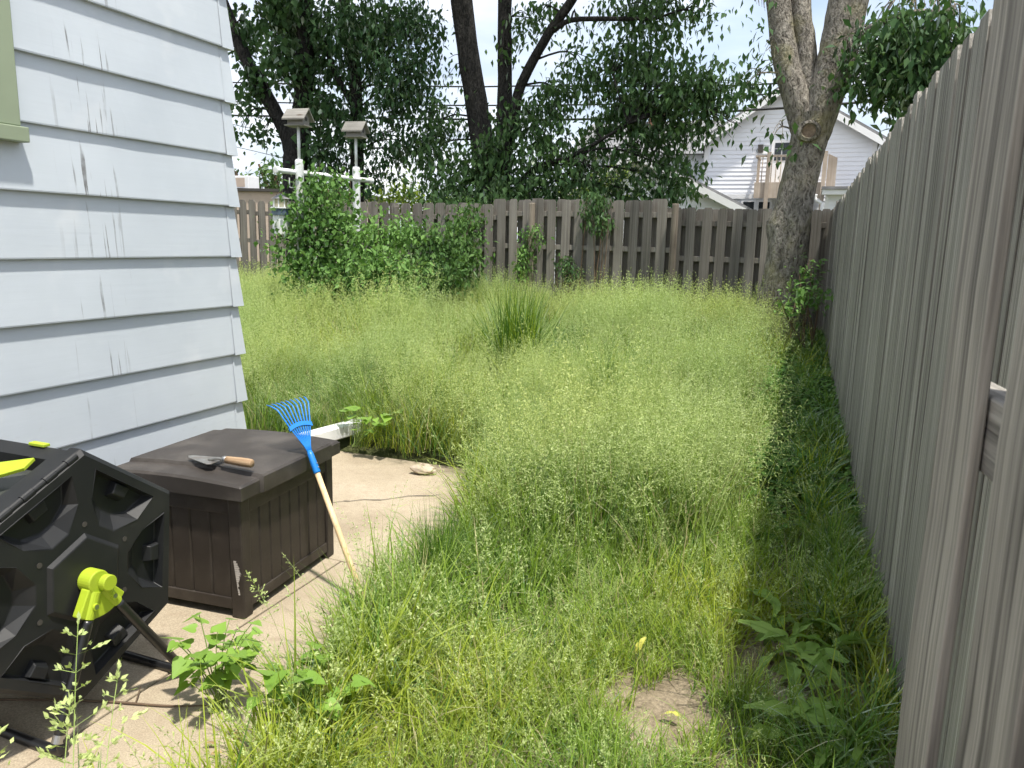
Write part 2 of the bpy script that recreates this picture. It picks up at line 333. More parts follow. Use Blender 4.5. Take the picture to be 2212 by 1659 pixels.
# ================================================================ setting
SID_X = -3.0
def gz(x, y): return .38*min(1, max(0, (y-3.0)/9.0))
# ground: one sheet, finer near the camera, sinking under the patio
xs = sorted(set([-900, -400, -150, -80, -40, -25] + [round(-16+.4*i, 2) for i in range(50)] + [8, 15, 30, 80, 200, 900]))
ys = sorted(set([-300, -60, -15] + [round(-4+.4*i, 2) for i in range(46)] + [18, 25, 40, 80, 200, 600, 1500]))
V = []; F = []
for y in ys:
    for x in xs:
        z = gz(x, y)+(.02*math.sin(x*2.1+y)*math.cos(y*1.7) if -14 < x < 2 and 1 < y < 12 else 0)-.012
        if -3.6 < x < -1.3 and y < 5.0: z = -.075
        V.append((x, y, z))
nx = len(xs)
for j in range(len(ys)-1):
    for i in range(nx-1): F.append((j*nx+i, j*nx+i+1, (j+1)*nx+i+1, (j+1)*nx+i))
g = MB(); g.add(V, F); o = g.build('ground', M['soil'], smooth=True); o['kind'] = 'structure'
# patio of concrete slabs with open joints
pat = bpy.data.objects.new('patio', None); COL.objects.link(pat); pat['kind'] = 'structure'; pat.location = (-2.2, 2.2, 0)
for x0, x1, y0, y1 in [(-3.31, -2.104, -.9, .9), (-2.096, -1.22, -.9, .9), (-3.31, -2.104, .906, 3.08), (-2.096, -1.22, .906, 3.08), (-3.31, -1.72, 3.086, 4.8), (-4.4, -3.316, 3.5, 4.8)]:
    b = MB(); b.box(x0+2.2, x1+2.2, y0-2.2, y1-2.2, -.1, random.uniform(0, .003)); b.build('slab', M['concrete'], pat, bevel=.005)
cr = MB(); cp = []
for k in range(15):
    tt = k/14; cp.append((-2.72+.62*tt+random.uniform(-.015, .015)+2.2, 3.72+.50*tt+random.uniform(-.02, .02)-2.2))
for k in range(14):
    (xa, ya), (xb, yb) = cp[k], cp[k+1]; ww = .003+.003*random.random()
    cr.add([(xa, ya-ww, .0062), (xb, yb-ww, .0062), (xb, yb+ww, .0062), (xa, ya+ww, .0062)], [(0, 1, 2, 3)])
cr.build('crack', M['dark_trim'], pat)

# ---- house at the left, hung with wide pale boards
H = thing('house', (SID_X, 1.2, 0), 'pale blue house corner clad in wide lapped boards with dark drip stains', 'house')
def hl(x, y, z): return (x-SID_X, y-1.2, z)
HC = 3.43
b = MB(); b.box(-4.2, -.004, -3.4, HC-1.2-.004, 0, 3.42); b.build('wall', M['siding'], H)
b = MB(); b.box(-4.25, .012, -3.5, HC-1.2+.012, 0, SID_Z0-.012); b.build('foundation', M['concrete'], H)
for k in range(12):
    z = SID_Z0+k*SID_E; y0, y1 = -3.4, HC-1.2-.048
    if SID_E*k+SID_Z0 > 1.9: segs = [(-3.4, -.32), (1.0, y1)] if z < 3.05 else [(y0, y1)]
    else: segs = [(y0, y1)]
    for ya, yb in segs:
        b = MB(); wob = random.uniform(-.002, .002)
        n = 8; prof = [(.004, z+SID_E+.012), (.026+wob, z+.006), (.025+wob, z), (.002, z)]
        vs = []
        for i in range(n+1):
            yy = ya+(yb-ya)*i/n; d = random.uniform(-.0015, .0015)
            vs += [(px+d*(pz < z+.1), yy, pz+d*.6) for px, pz in prof]
        fs = [(i*4+j, (i+1)*4+j, (i+1)*4+j+1, i*4+j+1) for i in range(n) for j in range(3)]
        fs += [(0, 1, 2, 3), tuple(n*4+j for j in (3, 2, 1, 0))]
        b.add(vs, fs); b.build('siding_board', M['siding'], H)
    b = MB(); Y0, Y1 = HC-1.2-.055, HC-1.2; e = .003   # folded metal cap over the corner of each course
    tt, bb = .007, .028
    b.add([(tt, Y0, z+SID_E+.005), (bb+e, Y0, z-.004), (tt, Y1+tt, z+SID_E+.005), (bb+e, Y1+bb+e, z-.004), (-.06, Y1+tt, z+SID_E+.005), (-.06, Y1+bb+e, z-.004), (0, Y0, z-.004), (0, Y1, z-.004), (-.06, Y1, z-.004)],
          [(0, 1, 3, 2), (2, 3, 5, 4), (1, 6, 7, 3), (3, 7, 8, 5)])
    b.build('corner_cap', M['siding'], H)
win = MB(); win.box(-.02, .010, -.32, .94, 2.0, 3.02); win = win.build('window', M['glass'], H)
for ya in (.90, -.338):
    b = MB(); b.box(-.02, .058, ya, ya+.108, 1.996, 3.05); b.build('window_trim', M['trim'], win, bevel=.004)
b = MB(); b.box(-.02, .072, -.37, 1.03, 1.936, 1.994); b.build('window_sill', M['trim'], win, bevel=.004)
b = MB(); b.box(-.01, .03, -.226, .898, 2.48, 2.53); b.box(-.01, .026, .84, .898, 1.998, 2.479); b.build('sash', M['vinyl_trim'], win)

# ---- fences
def picket(wd, th, h, ear=.03):
    b = MB(); hw = wd/2
    poly = [(0, -hw, 0), (0, hw, 0), (0, hw, h-ear), (0, hw-ear*.8, h), (0, -hw+ear*.8, h), (0, -hw, h-ear)]
    b.prism(poly, (th, 0, 0)); return b
pk = [picket(wd, .019, 1.0, .022).mesh('picket', M['fence']) for wd in (.143, .139, .146)]
FR = thing('fence', (.47-.028*7, 7, .2), 'tall weathered grey board fence running along the right side of the yard', 'fence')
fx = lambda y: .47-.028*y
ang = math.atan(.028)
def ftop(y): return 2.295 if y < 5.2 else 2.295-.016*(y-5.2)
y = 2.0; i = 0
while y < 12.1:
    t0 = gz(0, y)+.03; top = ftop(y)+random.uniform(-.012, .012)
    if i % 16 == 15: top += .03
    o = piece('picket', pk[i % 3], FR, (fx(y)-FR.location.x+random.uniform(-.002, .003), y-7, t0-.2), (random.uniform(-.004, .004), random.uniform(-.004, .004), ang+random.uniform(-.008, .008)), (1, 1, top-t0))
    y += .150; i += 1
for zz_ in (.35, 1.0, 1.75):
    b = MB(); n = 10
    for k in range(n):
        ya, yb = 1.95+1.02*k, 1.95+1.02*(k+1)-.004
        za, zb = gz(0, ya)*.85+zz_, gz(0, yb)*.85+zz_
        b.prism([(fx(ya)+.024, ya, za), (fx(ya)+.024, ya, za+.085), (fx(yb)+.024, yb, zb+.085), (fx(yb)+.024, yb, zb)], (.038, 0, 0))
    b.build('rail', M['fence'], FR, loc=-FR.location)
for k in range(5):
    y = 2.3+2.4*k; b = MB(); b.box(.068, .158, -.045, .045, -.2, ftop(y)-.18-gz(0, y)); b.build('fence_post', M['fence'], FR, loc=(fx(y)-FR.location.x, y-7, gz(0, y)-.2))
# back fence: boards alternate on both faces of the rails
BY = 12.2
FB = thing('fence', (-5.5, BY, .38), 'grey shadowbox fence across the back of the yard below the trees', 'fence')
bk = []
for wd in (.142, .137, .147):
    b = MB(); hw = wd/2; h = 1.0; ear = .022
    b.prism([(-hw, 0, 0), (-hw, 0, h-ear), (-hw+.026, 0, h), (hw-.026, 0, h), (hw, 0, h-ear), (hw, 0, 0)], (0, .018, 0)); bk.append(b.mesh('picket', M['fence_back']))
def btop(x): return 2.165 if x > -2.12 else (2.285 if x > -5.0 else 2.215+.008*max(0, -6-x))
x = .145; i = 0
while x > -13.2:
    top = btop(x)+random.uniform(-.012, .012)
    for side in (0, 1):
        xx = x-side*.1125; dz = random.uniform(-.01, .01)
        piece('picket', bk[(i+side) % 3], FB, (xx+5.5, -.068+side*.105+random.uniform(-.003, .003), .0), (random.uniform(-.008, .008), random.uniform(-.008, .008), random.uniform(-.02, .02)), (1, 1, top+dz-.38))
    x -= .2235 + random.uniform(-.004, .004); i += 1
for (xa, xb) in [(-2.1, .05), (-5.0, -2.1), (-7.6, -5.0), (-10.2, -7.6), (-13.3, -10.2)]:
    tp = btop((xa+xb)/2)
    for dz in (-.27, -.80, -1.5):
        b = MB(); b.box(xa+5.503, xb+5.497, -.046, .030, tp+dz-.38, tp+dz-.30); b.build('rail', M['fence_back'], FB, bevel=.004, seg=1)
for x, mt in [(-2.10, 'post_wood'), (-4.42, 'post_wood'), (-6.95, 'fence_back'), (-9.4, 'fence_back')]:
    b = MB(); tp = btop(x-.2)-.38-.06; b.tube([(0, -.02, -.1), (0, -.02, tp-.02), (0, -.02, tp)], [.055, .052, .046], 12); b.build('fence_post', M[mt], FB, smooth=False, loc=(x+5.5, -.14, 0))
# the open gate leaf close to the camera
G = thing('gate', (.168, 1.15, 0), 'rough grey board gate standing open at the near end of the right fence', 'gate', rz=R(6))
for s0, s1 in [(0, .140), (.2346, .375), (.468, .608), (.70, .84)]:
    b = MB(); n = 14; hw = (s1-s0)/2; vs = []; tp = 2.15
    for k in range(n+1):
        zz_ = .06+(tp-.06)*k/n; d = .0015*math.sin(k*1.7+s0*9)
        vs += [(d, -hw+d, zz_), (d, hw-d, zz_), (.014+d, hw-d, zz_), (.014+d, -hw+d, zz_)]
    fs = [(k*4+j, k*4+(j+1) % 4, (k+1)*4+(j+1) % 4, (k+1)*4+j) for k in range(n) for j in range(4)]+[(0, 1, 2, 3)[::-1], tuple(n*4+j for j in range(4))]
    b.add(vs, fs); b.build('board', M['fence_near'], G, loc=(0, -(s0+s1)/2, 0), bevel=.002)
for s0, s1 in [(.112, .262), (.347, .497), (.58, .73)]:
    b = MB(); b.box(0, .014, -(s1-s0)/2, (s1-s0)/2, .06, 2.12); b.build('back_board', M['fence_near'], G, loc=(.056, -(s0+s1)/2, 0))
for z0 in (.32, 1.345):
    b = MB(); b.box(.0, .038, -.84, -.01, 0, .092); b.build('rail', M['fence_near_rail'], G, loc=(.0165, 0, z0), bevel=.004)

# ---- white house beyond the trees
def siding_wall(poly, Y, e=.135, name='siding', parent=None, inset=0):
    """poly: list of (x,z) of a convex outline; laps follow the outline"""
    xs_ = [p[0] for p in poly]; zs_ = [p[1] for p in poly]; b = MB(); z = min(zs_)
    def span(zq):
        hit = []
        for i in range(len(poly)):
            (xa, za), (xb, zb) = poly[i], poly[(i+1) % len(poly)]
            if abs(za-zb) > 1e-6 and min(za, zb)-1e-6 <= zq <= max(za, zb)+1e-6: hit.append(xa+(xb-xa)*(zq-za)/(zb-za))
        return (min(hit), max(hit)) if hit else None
    while z < max(zs_)-.02:
        z1 = min(z+e, max(zs_)-1e-4); a, c = span(z+1e-5), span(z1)
        if a and c:
            b.add([(a[0], Y-.022, z), (a[1], Y-.022, z), (c[1], Y-.002, z1), (c[0], Y-.002, z1), (a[0], Y, z), (a[1], Y, z)], [(0, 1, 2, 3), (0, 4, 5, 1)])
        z += e
    return b.build(name, M['vinyl'], parent)
def P(px, py, Y): p = at(px, py, Y); return (p.x, p.z)
WH = thing('white_house', (-1.3, 27, .38), 'white two storey gabled house with horizontal siding behind the big tree', 'house')
def bw(b, name, mat, par, **k):
    o = b.build(name, mat, par, **k); o.matrix_parent_inverse = Matrix.Translation(-Vector((-1.3, 27, .38))) if par is WH else o.matrix_parent_inverse; return o
xl, xr = -3.85, 1.34; ze = 5.02; xa, za = -1.42, 6.62
o = siding_wall([(xl, .4), (xr, .4), (xr, ze), (xa, za-.06), (xl, ze)], 27, parent=WH); o.matrix_parent_inverse = Matrix.Translation(-WH.location)
b = MB(); b.prism([(xl, 27.002, .3), (xr, 27.002, .3), (xr, 27.002, ze), (xa, 27.002, za-.06), (xl, 27.002, ze)], (0, 7, 0)); bw(b, 'wall', M['vinyl'], WH)
b = MB()
for s, xe in ((1, xr+.34), (-1, xl-.34)):
    zz_ = ze-.22; d = Vector((xe-xa, 0, zz_-za)); nrm = Vector((-d.z, 0, d.x)).normalized()*(.11 if s > 0 else -.11)
    b.prism([(xa, 26.72, za), (xe, 26.72, zz_), (xe+nrm.x, 26.72, zz_+nrm.z), (xa, 26.72, za+.14)], (0, 7.4, 0))
bw(b, 'roof', M['shingle'], WH)
b = MB()
for s, xe in ((1, xr+.34), (-1, xl-.34)):
    zz_ = ze-.22; b.prism([(xa, 26.66, za+.05), (xe, 26.66, zz_+.02), (xe, 26.66, zz_-.19), (xa, 26.66, za-.17)], (0, .055, 0))
    b.box(min(xe, xe-s*.3), max(xe, xe-s*.3), 26.715, 26.98, zz_-.185, zz_-.12)
bw(b, 'fascia', M['vinyl_trim'], WH)
for xx in (xl-.01, xr-.12):
    b = MB(); b.box(xx, xx+.13, 26.955, 27, .4, ze-.01); bw(b, 'corner_trim', M['vinyl_trim'], WH)
b = MB(); b.tube([(xr+.12, 26.9, ze-.2), (xr+.02, 26.9, ze-.55), (xr+.02, 26.9, 1)], .05, 8); bw(b, 'downspout', M['vinyl_trim'], WH)
b = MB(); b.box(-1.75, -.85, 26.93, 26.975, 3.62, 5.0); dr = bw(b, 'door', M['vinyl_trim'], WH)
b = MB(); b.box(0, .2, 0, .013, 0, .165); pnm = b.mesh('pane', M['glass'])
for ix in range(3):
    for iz in range(3): piece('pane', pnm, dr, (-1.64+ix*.235, 26.915, 4.36+iz*.19))
b = MB(); b.box(-2.16, -2.0, 26.86, 26.97, 4.62, 4.86); bw(b, 'wall_lamp', M['dark_trim'], WH)
for xx in (-2.49, -2.0):
    b = MB(); b.box(xx, xx+.34, 26.93, 26.975, 2.3, 3.06); ww = bw(b, 'window', M['glass'], WH)
    b = MB(); b.box(xx-.07, xx-.002, 26.915, 26.98, 2.2, 3.14); b.box(xx+.342, xx+.41, 26.915, 26.98, 2.2, 3.14); b.box(xx-.002, xx+.342, 26.915, 26.98, 3.062, 3.14); b.build('window_frame', M['vinyl_trim'], ww)
b = MB(); b.box(xl, -.2, 26.90, 26.97, 3.16, 3.30); bw(b, 'trim_band', M['vinyl_trim'], WH)
bal = MB(); bal.box(-2.10, -.05, 25.9, 26.9, 3.42, 3.60); bal.box(-2.10, -.05, 25.84, 25.9, 3.12, 3.60); bal = bw(bal, 'balcony', M['tan_wood'], WH)
b = MB(); b.box(0, .03, 0, .03, 0, .758); blm = b.mesh('baluster', M['tan_wood'])
for k in range(15): piece('baluster', blm, bal, (-2.06+k*.137, 25.86, 3.602))
for k in range(7): piece('baluster', blm, bal, (-2.07, 26.0+k*.13, 3.602))
b = MB(); b.box(-2.12, -.03, 25.84, 25.93, 4.362, 4.42); b.box(-2.12, -2.03, 25.932, 26.9, 4.362, 4.42); b.build('handrail', M['tan_wood'], bal)
for xx in (-1.78, -.16):
    b = MB(); b.box(xx, xx+.12, 25.74, 25.838, .4, 4.5); b.build('support_post', M['tan_wood'], bal)
b = MB(); b.prism([(-.02, 25.80, 3.25), (.24, 25.80, 3.0), (.24, 25.80, 4.30), (-.02, 25.80, 4.42)], (0, .05, 0)); b.build('stair_side', M['tan_wood'], bal)
# left wing
o = siding_wall([(-8.6, .4), (-3.9, .4), (-3.9, 4.75), (-8.6, 4.75)], 28.2, parent=WH); o.matrix_parent_inverse = Matrix.Translation(-WH.location)
b = MB(); b.box(-8.6, -3.9, 28.202, 34, .3, 4.75); bw(b, 'wall', M['vinyl'], WH)
b = MB(); b.prism([(-8.9, 27.85, 4.72), (-8.9, 31, 6.3), (-8.9, 34.3, 4.72)], (5.1, 0, 0)); bw(b, 'roof', M['shingle'], WH)
for xx in (-7.6, -5.9, -4.9):
    b = MB(); b.box(xx, xx+.5, 28.13, 28.175, 3.2, 4.2); ww = bw(b, 'window', M['glass'], WH)
    b = MB(); b.box(xx-.08, xx-.002, 28.11, 28.19, 3.1, 4.3); b.box(xx+.502, xx+.58, 28.11, 28.19, 3.1, 4.3); b.build('window_frame', M['vinyl_trim'], ww)
b = MB(); b.box(-6.55, -6.0, 30.5, 31.1, 5.6, 6.95); bw(b, 'chimney', M['brick'], WH)
# garage in front of it
GA = thing('garage', (-5.0, 22, .38), 'low white sided garage with grey shingle gable seen over the back fence', 'garage')
o = siding_wall([(-7.6, .4), (-2.25, .4), (-2.25, 2.62), (-4.95, 3.96), (-7.6, 2.62)], 22, parent=GA); o.matrix_parent_inverse = Matrix.Translation(-GA.location)
b = MB(); b.prism([(-7.6, 22.002, .3), (-2.25, 22.002, .3), (-2.25, 22.002, 2.62), (-4.95, 22.002, 3.96), (-7.6, 22.002, 2.62)], (0, 4, 0)); o = b.build('wall', M['vinyl'], GA, loc=-GA.location)
b = MB(); f2 = MB()
for s, xe in ((1, -1.92), (-1, -7.95)):
    b.prism([(-4.95, 21.72, 4.05), (xe, 21.72, 2.55), (xe+s*.03, 21.72, 2.66), (-4.95, 21.72, 4.18)], (0, 4.5, 0))
    f2.prism([(-4.95, 21.66, 4.11), (xe, 21.66, 2.60), (xe, 21.66, 2.40), (-4.95, 21.66, 3.90)], (0, .055, 0))
b.build('roof', M['shingle'], GA, loc=-GA.location); f2.build('fascia', M['vinyl_trim'], GA, loc=-GA.location)
# small lean-to with gutter right of the big tree
SH = thing('lean_to', (.5, 24, .38), 'small white lean-to with gutter and bent downpipe by the fence corner', 'shed')
o = siding_wall([(.02, .4), (2.6, .4), (2.6, 3.1), (.02, 3.1)], 24, parent=SH); o.matrix_parent_inverse = Matrix.Translation(-SH.location)
b = MB(); b.box(.02, 2.6, 24.002, 26.6, .3, 3.1); b.build('wall', M['vinyl'], SH, loc=-SH.location)
b = MB(); b.box(-.12, 2.75, 23.7, 26.5, 3.24, 3.32); b.build('roof', M['shingle'], SH, loc=-SH.location)
b = MB(); b.box(-.10, 2.72, 23.74, 24.0, 3.10, 3.238); b.box(.0, .11, 23.95, 24.0, .4, 3.09); b.build('fascia', M['vinyl_trim'], SH, loc=-SH.location)
b = MB(); b.tube(*smooth_path([(-.25, 23.9, 3.12), (-.25, 23.9, 2.98), (-.08, 23.88, 2.86), (-.06, 23.88, 2.7), (-.06, 23.88, .5)], [.045]*5), n=8); b.build('downspout', M['vinyl_trim'], SH, loc=-SH.location, smooth=True)
# tan flat-roofed building far left
TB = thing('tan_building', (-24, 30, .38), 'low tan flat roofed building beyond the fence at the far left', 'building')
p0, p1 = Vector((-31.5, 28.0, 0)), Vector((-20.5, 31.6, 0)); dv = (p1-p0).normalized(); nv = Vector((-dv.y, dv.x, 0))
b = MB(); b.prism([p0+Vector((0, 0, .2)), p1+Vector((0, 0, .2)), p1+nv*7+Vector((0, 0, .2)), p0+nv*7+Vector((0, 0, .2))], (0, 0, 3.42)); b.build('wall', M['tan_wall'], TB, loc=-TB.location)
b = MB(); q = [p0-dv*.15-nv*.15, p1+dv*.15-nv*.15, p1+dv*.15+nv*7.15, p0-dv*.15+nv*7.15]
b.prism([v+Vector((0, 0, 3.625)) for v in q], (0, 0, .13)); b.build('roof_edge', M['dark_trim'], TB, loc=-TB.location)
pc = p0+dv*5.75+nv*1.2
AC = thing('rooftop_unit', (pc.x, pc.y, 3.76), 'white boxy air conditioner on the tan building roof', 'air conditioner')
b = MB(); b.box(-.75, .75, -.4, .4, 0, .62); b.build('casing', M['vinyl_trim'], AC, bevel=.03)
b = MB()
for k in range(4): b.box(-.68, -.35, -.412, -.404, .1+k*.12, .16+k*.12)
b.build('vent', M['dark_trim'], AC); b = MB(); b.box(-.2, .55, -.412, -.404, .1, .52); b.build('panel', M['tan_wall'], AC)
# overhead cables
for nm, pts in [('upper', [(-18, 17.0, 5.72), (-14.7, 17, 5.51), (-8.5, 17, 5.12), (-6.3, 17, 5.03), (-1.6, 17, 4.83), (4, 17, 4.95)]),
                ('middle', [(-18, 17.3, 5.23), (-14.7, 17, 5.03), (-8.5, 17, 4.70), (-3.5, 17, 4.55), (-1.6, 17, 4.62), (4, 17, 4.95)]),
                ('lowest of the three thick', [(-18, 17.2, 4.87), (-14.75, 17, 4.69), (-8.5, 17, 4.39), (-4.5, 17, 4.27), (-2.1, 17, 4.33), (.24, 17, 4.40), (5, 17, 4.62)]),
                ('upper of two thin sagging', [(-18.5, 17, 5.2), (-14.76, 17, 4.47), (-12.2, 17.2, 3.95), (-9, 17.4, 3.35)]),
                ('lower of two thin sagging', [(-18.5, 17, 4.65), (-14.8, 17, 3.92), (-12.2, 17.2, 3.4), (-9, 17.4, 2.9)])]:
    thin = 'thin' in nm; sp_, sr_ = smooth_path(pts, [.008 if thin else (.024 if 'lowest' in nm else .017)]*len(pts), 5)
    b = MB(); b.tube(sp_, sr_, 6); o = b.build('power_cable', M['wire'], smooth=True)
    tag(o, nm+' overhead cable strung behind the trees', 'cable', 'overhead cables')
# ================================================================ trees and shrubs
LEAF_V = [(0,0,0), (-.24,.42,.05), (0,1,-.14), (.24,.42,.05), (0,.45,-.03)]; LEAF_F = [(0,4,2,1), (0,3,2,4)]
WIDE_V = [(0,0,0), (-.40,.36,.06), (-.05,.98,-.16), (.40,.40,.05), (0,.40,-.03)]
def leaf_cloud(blobs, size, droop=-.95, wide=False, per=12, clump=.17, rng=RNG):
    """blobs: (centre, (rx,ry,rz), leaves)"""
    P_, Yw, Pt, Rl, S = [], [], [], [], []
    for c, r, n in blobs:
        k = max(2, int(n/per)); d = rng.normal(size=(k, 3)); d /= np.linalg.norm(d, axis=1)[:, None]
        q = d*(rng.random(k)**.45)[:, None]*np.array(r)+np.array(c)
        tw = np.repeat(q, per, 0); m = len(tw)
        tw = tw+rng.normal(size=(m, 3))*np.array((clump, clump, clump*.85)); tw[:, 2] -= np.abs(rng.normal(size=m))*clump*.5
        P_.append(tw); Yw.append(np.repeat(rng.random(k)*6.28, per)+rng.normal(size=m)*.9)
        Pt.append(droop+rng.normal(size=m)*.45); Rl.append(rng.normal(size=m)*.5); S.append(size*(.45+.85*rng.random(m)))
    P_, Yw, Pt, Rl, S = map(np.concatenate, (P_, Yw, Pt, Rl, S))
    return stamp(WIDE_V if wide else LEAF_V, LEAF_F, P_, rotmats(Yw, Pt, Rl), S)
def pxblobs(lst, size, dens=5.2, ydep=.8):
    out = []
    for b in lst:
        px, py, Y, rx, ry = b[:5]; k = b[5] if len(b) > 5 else 1.0
        c = at(px, py, Y); dep = (c-Vector((0, 0, CAM_H))).dot(FWD)/(2212*FL)
        n = dens*k*PI*rx*ry*dep*dep/(size*size*.30)
        out.append((tuple(c), (rx*dep, max(rx, ry)*dep*ydep, ry*dep), n))
    return out
def crown(name, blobs, size, mat, parent, **kw):
    V, F = leaf_cloud(blobs, size, **kw); V = V-np.array(parent.location)
    o = bpy.data.objects.new(name, npmesh(name, V, [F], np.zeros(len(F)), [mat])); COL.objects.link(o); o.parent = parent; return o
def limbs(parent, paths, mat, n=12, jit=.06):
    names = []
    for i, (pts, rad) in enumerate(paths):
        sp_, sr_ = smooth_path(pts, rad, 6); b = MB(); b.tube(sp_, sr_, n if sr_[0] > .08 else 7, jit=jit if sr_[0] > .08 else .02, seed=i+3)
        names.append(b.build('trunk' if i == 0 else 'limb', mat, parent, smooth=True, loc=-parent.location))
def twigs(parent, blobs, paths, mat, r=.022, rng=random):
    anchors = [Vector(p) for pts, rad in paths for p in smooth_path(pts, rad, 4)[0]]
    for c, rr, n in blobs:
        b = MB()
        c = Vector(c); below = [a for a in anchors if a.z < c.z+.3] or anchors
        a = min(below, key=lambda q: (q-c).length+abs(q.z-c.z)*.2); mid = (a+c)*.5+Vector((rng.uniform(-.15, .15), rng.uniform(-.15, .15), rng.uniform(.05, .3)))
        sp_, sr_ = smooth_path([a, mid, c], [r, r*.75, r*.3], 4); b.tube(sp_, sr_, 5, cap=False)
        for k in range(4):
            e = c+Vector((rng.uniform(-1, 1)*rr[0], rng.uniform(-1, 1)*rr[1], rng.uniform(-1, .8)*rr[2]))
            s2, r2 = smooth_path([mid, (mid+e)*.5+Vector((0, 0, .1)), e], [r*.5, r*.35, r*.15], 3); b.tube(s2, r2, 4, cap=False)
        b.build('branch', mat, parent, loc=-parent.location)

# T1: forked tree at the left
T = thing('tree', (-10.5, 14, .38), 'dark leafy tree with forked trunk nearest the house corner', 'tree', 'trees behind the back fence')
paths = [([(-10.45, 14, .2), (-10.5, 14, 2.4), (-10.5, 14, 3.2), (-10.32, 14.1, 4.6), (-10.4, 14.3, 6.5), (-10.3, 14.4, 9)], [.33, .27, .26, .20, .17, .1]),
         ([(-10.5, 14, 2.9), (-10.72, 14, 3.7), (-11.1, 14, 4.35), (-11.6, 14, 5.1), (-12.16, 14, 6.2), (-12.9, 14, 8)], [.16, .15, .15, .14, .13, .08]),
         ([(-11.05, 14, 4.25), (-10.75, 14, 3.95), (-10.5, 14, 3.6)], [.07, .09, .1]),
         ([(-11.6, 14, 5.1), (-11.2, 13.8, 5.0), (-10.9, 13.7, 4.6)], [.05, .035, .02])]
limbs(T, paths, M['bark_dark'])
bl = pxblobs([(530,55,14.2,40,50),(590,25,14,60,45),(605,110,13.6,35,45,.8),(560,165,14,35,30),(545,212,13.8,32,22),(505,200,14.3,18,30,.7),(567,283,13.7,26,24),(520,275,14,12,18,.5),(672,175,14.2,45,35),(687,232,14,50,38),(625,120,13.7,28,85,.8),(650,50,14.4,60,55),(700,110,14.4,50,60),(640,10,14,90,30),(690,300,14.1,36,40,.8)], .145, 3.9)
bl += [((-10.6, 13.3, 8.0), (2.0, 1.6, 1.2), 3600)]  # unseen upper crown, added to shade the leaves in view
twigs(T, bl, paths, M['bark_dark']); crown('crown', bl, .15, M['tree_leaf'], T, wide=True)
# T2: slender tree
T = thing('tree', (-9.05, 14.4, .38), 'slim dark trunk with dense drooping foliage behind the second birdhouse', 'tree', 'trees behind the back fence')
paths = [([(-9.2, 14.4, .2), (-9.25, 14.4, 2.1), (-9.25, 14.4, 4.6), (-9.5, 14.4, 6.3), (-9.6, 14.4, 8.5)], [.17, .15, .13, .12, .07]), ([(-9.25, 14.4, 4.2), (-9.7, 14.3, 5.0), (-10.0, 14.2, 5.9)], [.07, .06, .04])]
limbs(T, paths, M['bark_dark'], 10)
bl = pxblobs([(740,35,14,75,50),(800,55,13.8,85,60),(865,45,14.2,85,55),(925,55,14,30,50,.8),(790,130,14.4,70,60),(860,150,13.8,65,55),(905,125,14.2,42,45,.9),(860,212,14,45,45),(905,195,14,45,40),(765,235,14.2,60,40,.9),(722,290,14,40,38,.9),(692,335,14.2,38,32,.8),(795,290,14.2,50,28,.8),(735,360,14.3,50,30,.9),(863,300,14,55,32,.9),(840,345,14.2,40,24,.8),(905,300,14,40,40,.7),(800,380,14.4,50,25,.8)], .135, 4.2)
bl += [((-8.0, 13.4, 8.0), (2.2, 1.7, 1.2), 4200)]  # leaf mass above the view, set sunward to cast shade on this crown
twigs(T, bl, paths, M['bark_dark']); crown('crown', bl, .145, M['tree_leaf'], T)
# T3: many-stemmed tree with the great hanging crown
T = thing('tree', (-5.8, 14, .38), 'many stemmed tree with wide hanging crown in the middle behind the fence', 'tree', 'trees behind the back fence')
paths = [([(-5.85, 14, .2), (-6.0, 14, 2.4), (-6.28, 14, 3.9), (-6.66, 14, 6.0), (-7.1, 14.1, 9)], [.27, .24, .215, .20, .12]),
         ([(-5.75, 13.9, .2), (-5.72, 13.9, 2.4), (-5.70, 13.9, 4.2), (-5.74, 13.9, 6.0), (-5.7, 14, 9)], [.2, .17, .14, .125, .08]),
         ([(-5.7, 13.85, 2.9), (-5.45, 13.8, 3.9), (-5.35, 13.8, 4.4), (-4.85, 13.8, 5.25), (-4.35, 13.8, 5.9), (-3.9, 13.8, 6.8)], [.09, .095, .09, .085, .08, .05]),
         ([(-4.75, 13.8, 5.3), (-4.4, 13.7, 5.42), (-3.65, 13.6, 5.36), (-2.9, 13.6, 5.3)], [.05, .045, .04, .02]),
         ([(-5.6, 13.9, 2.3), (-5.0, 13.6, 2.9), (-4.2, 13.4, 3.1), (-3.2, 13.3, 3.6)], [.06, .05, .04, .02])]
limbs(T, paths, M['bark_dark'])
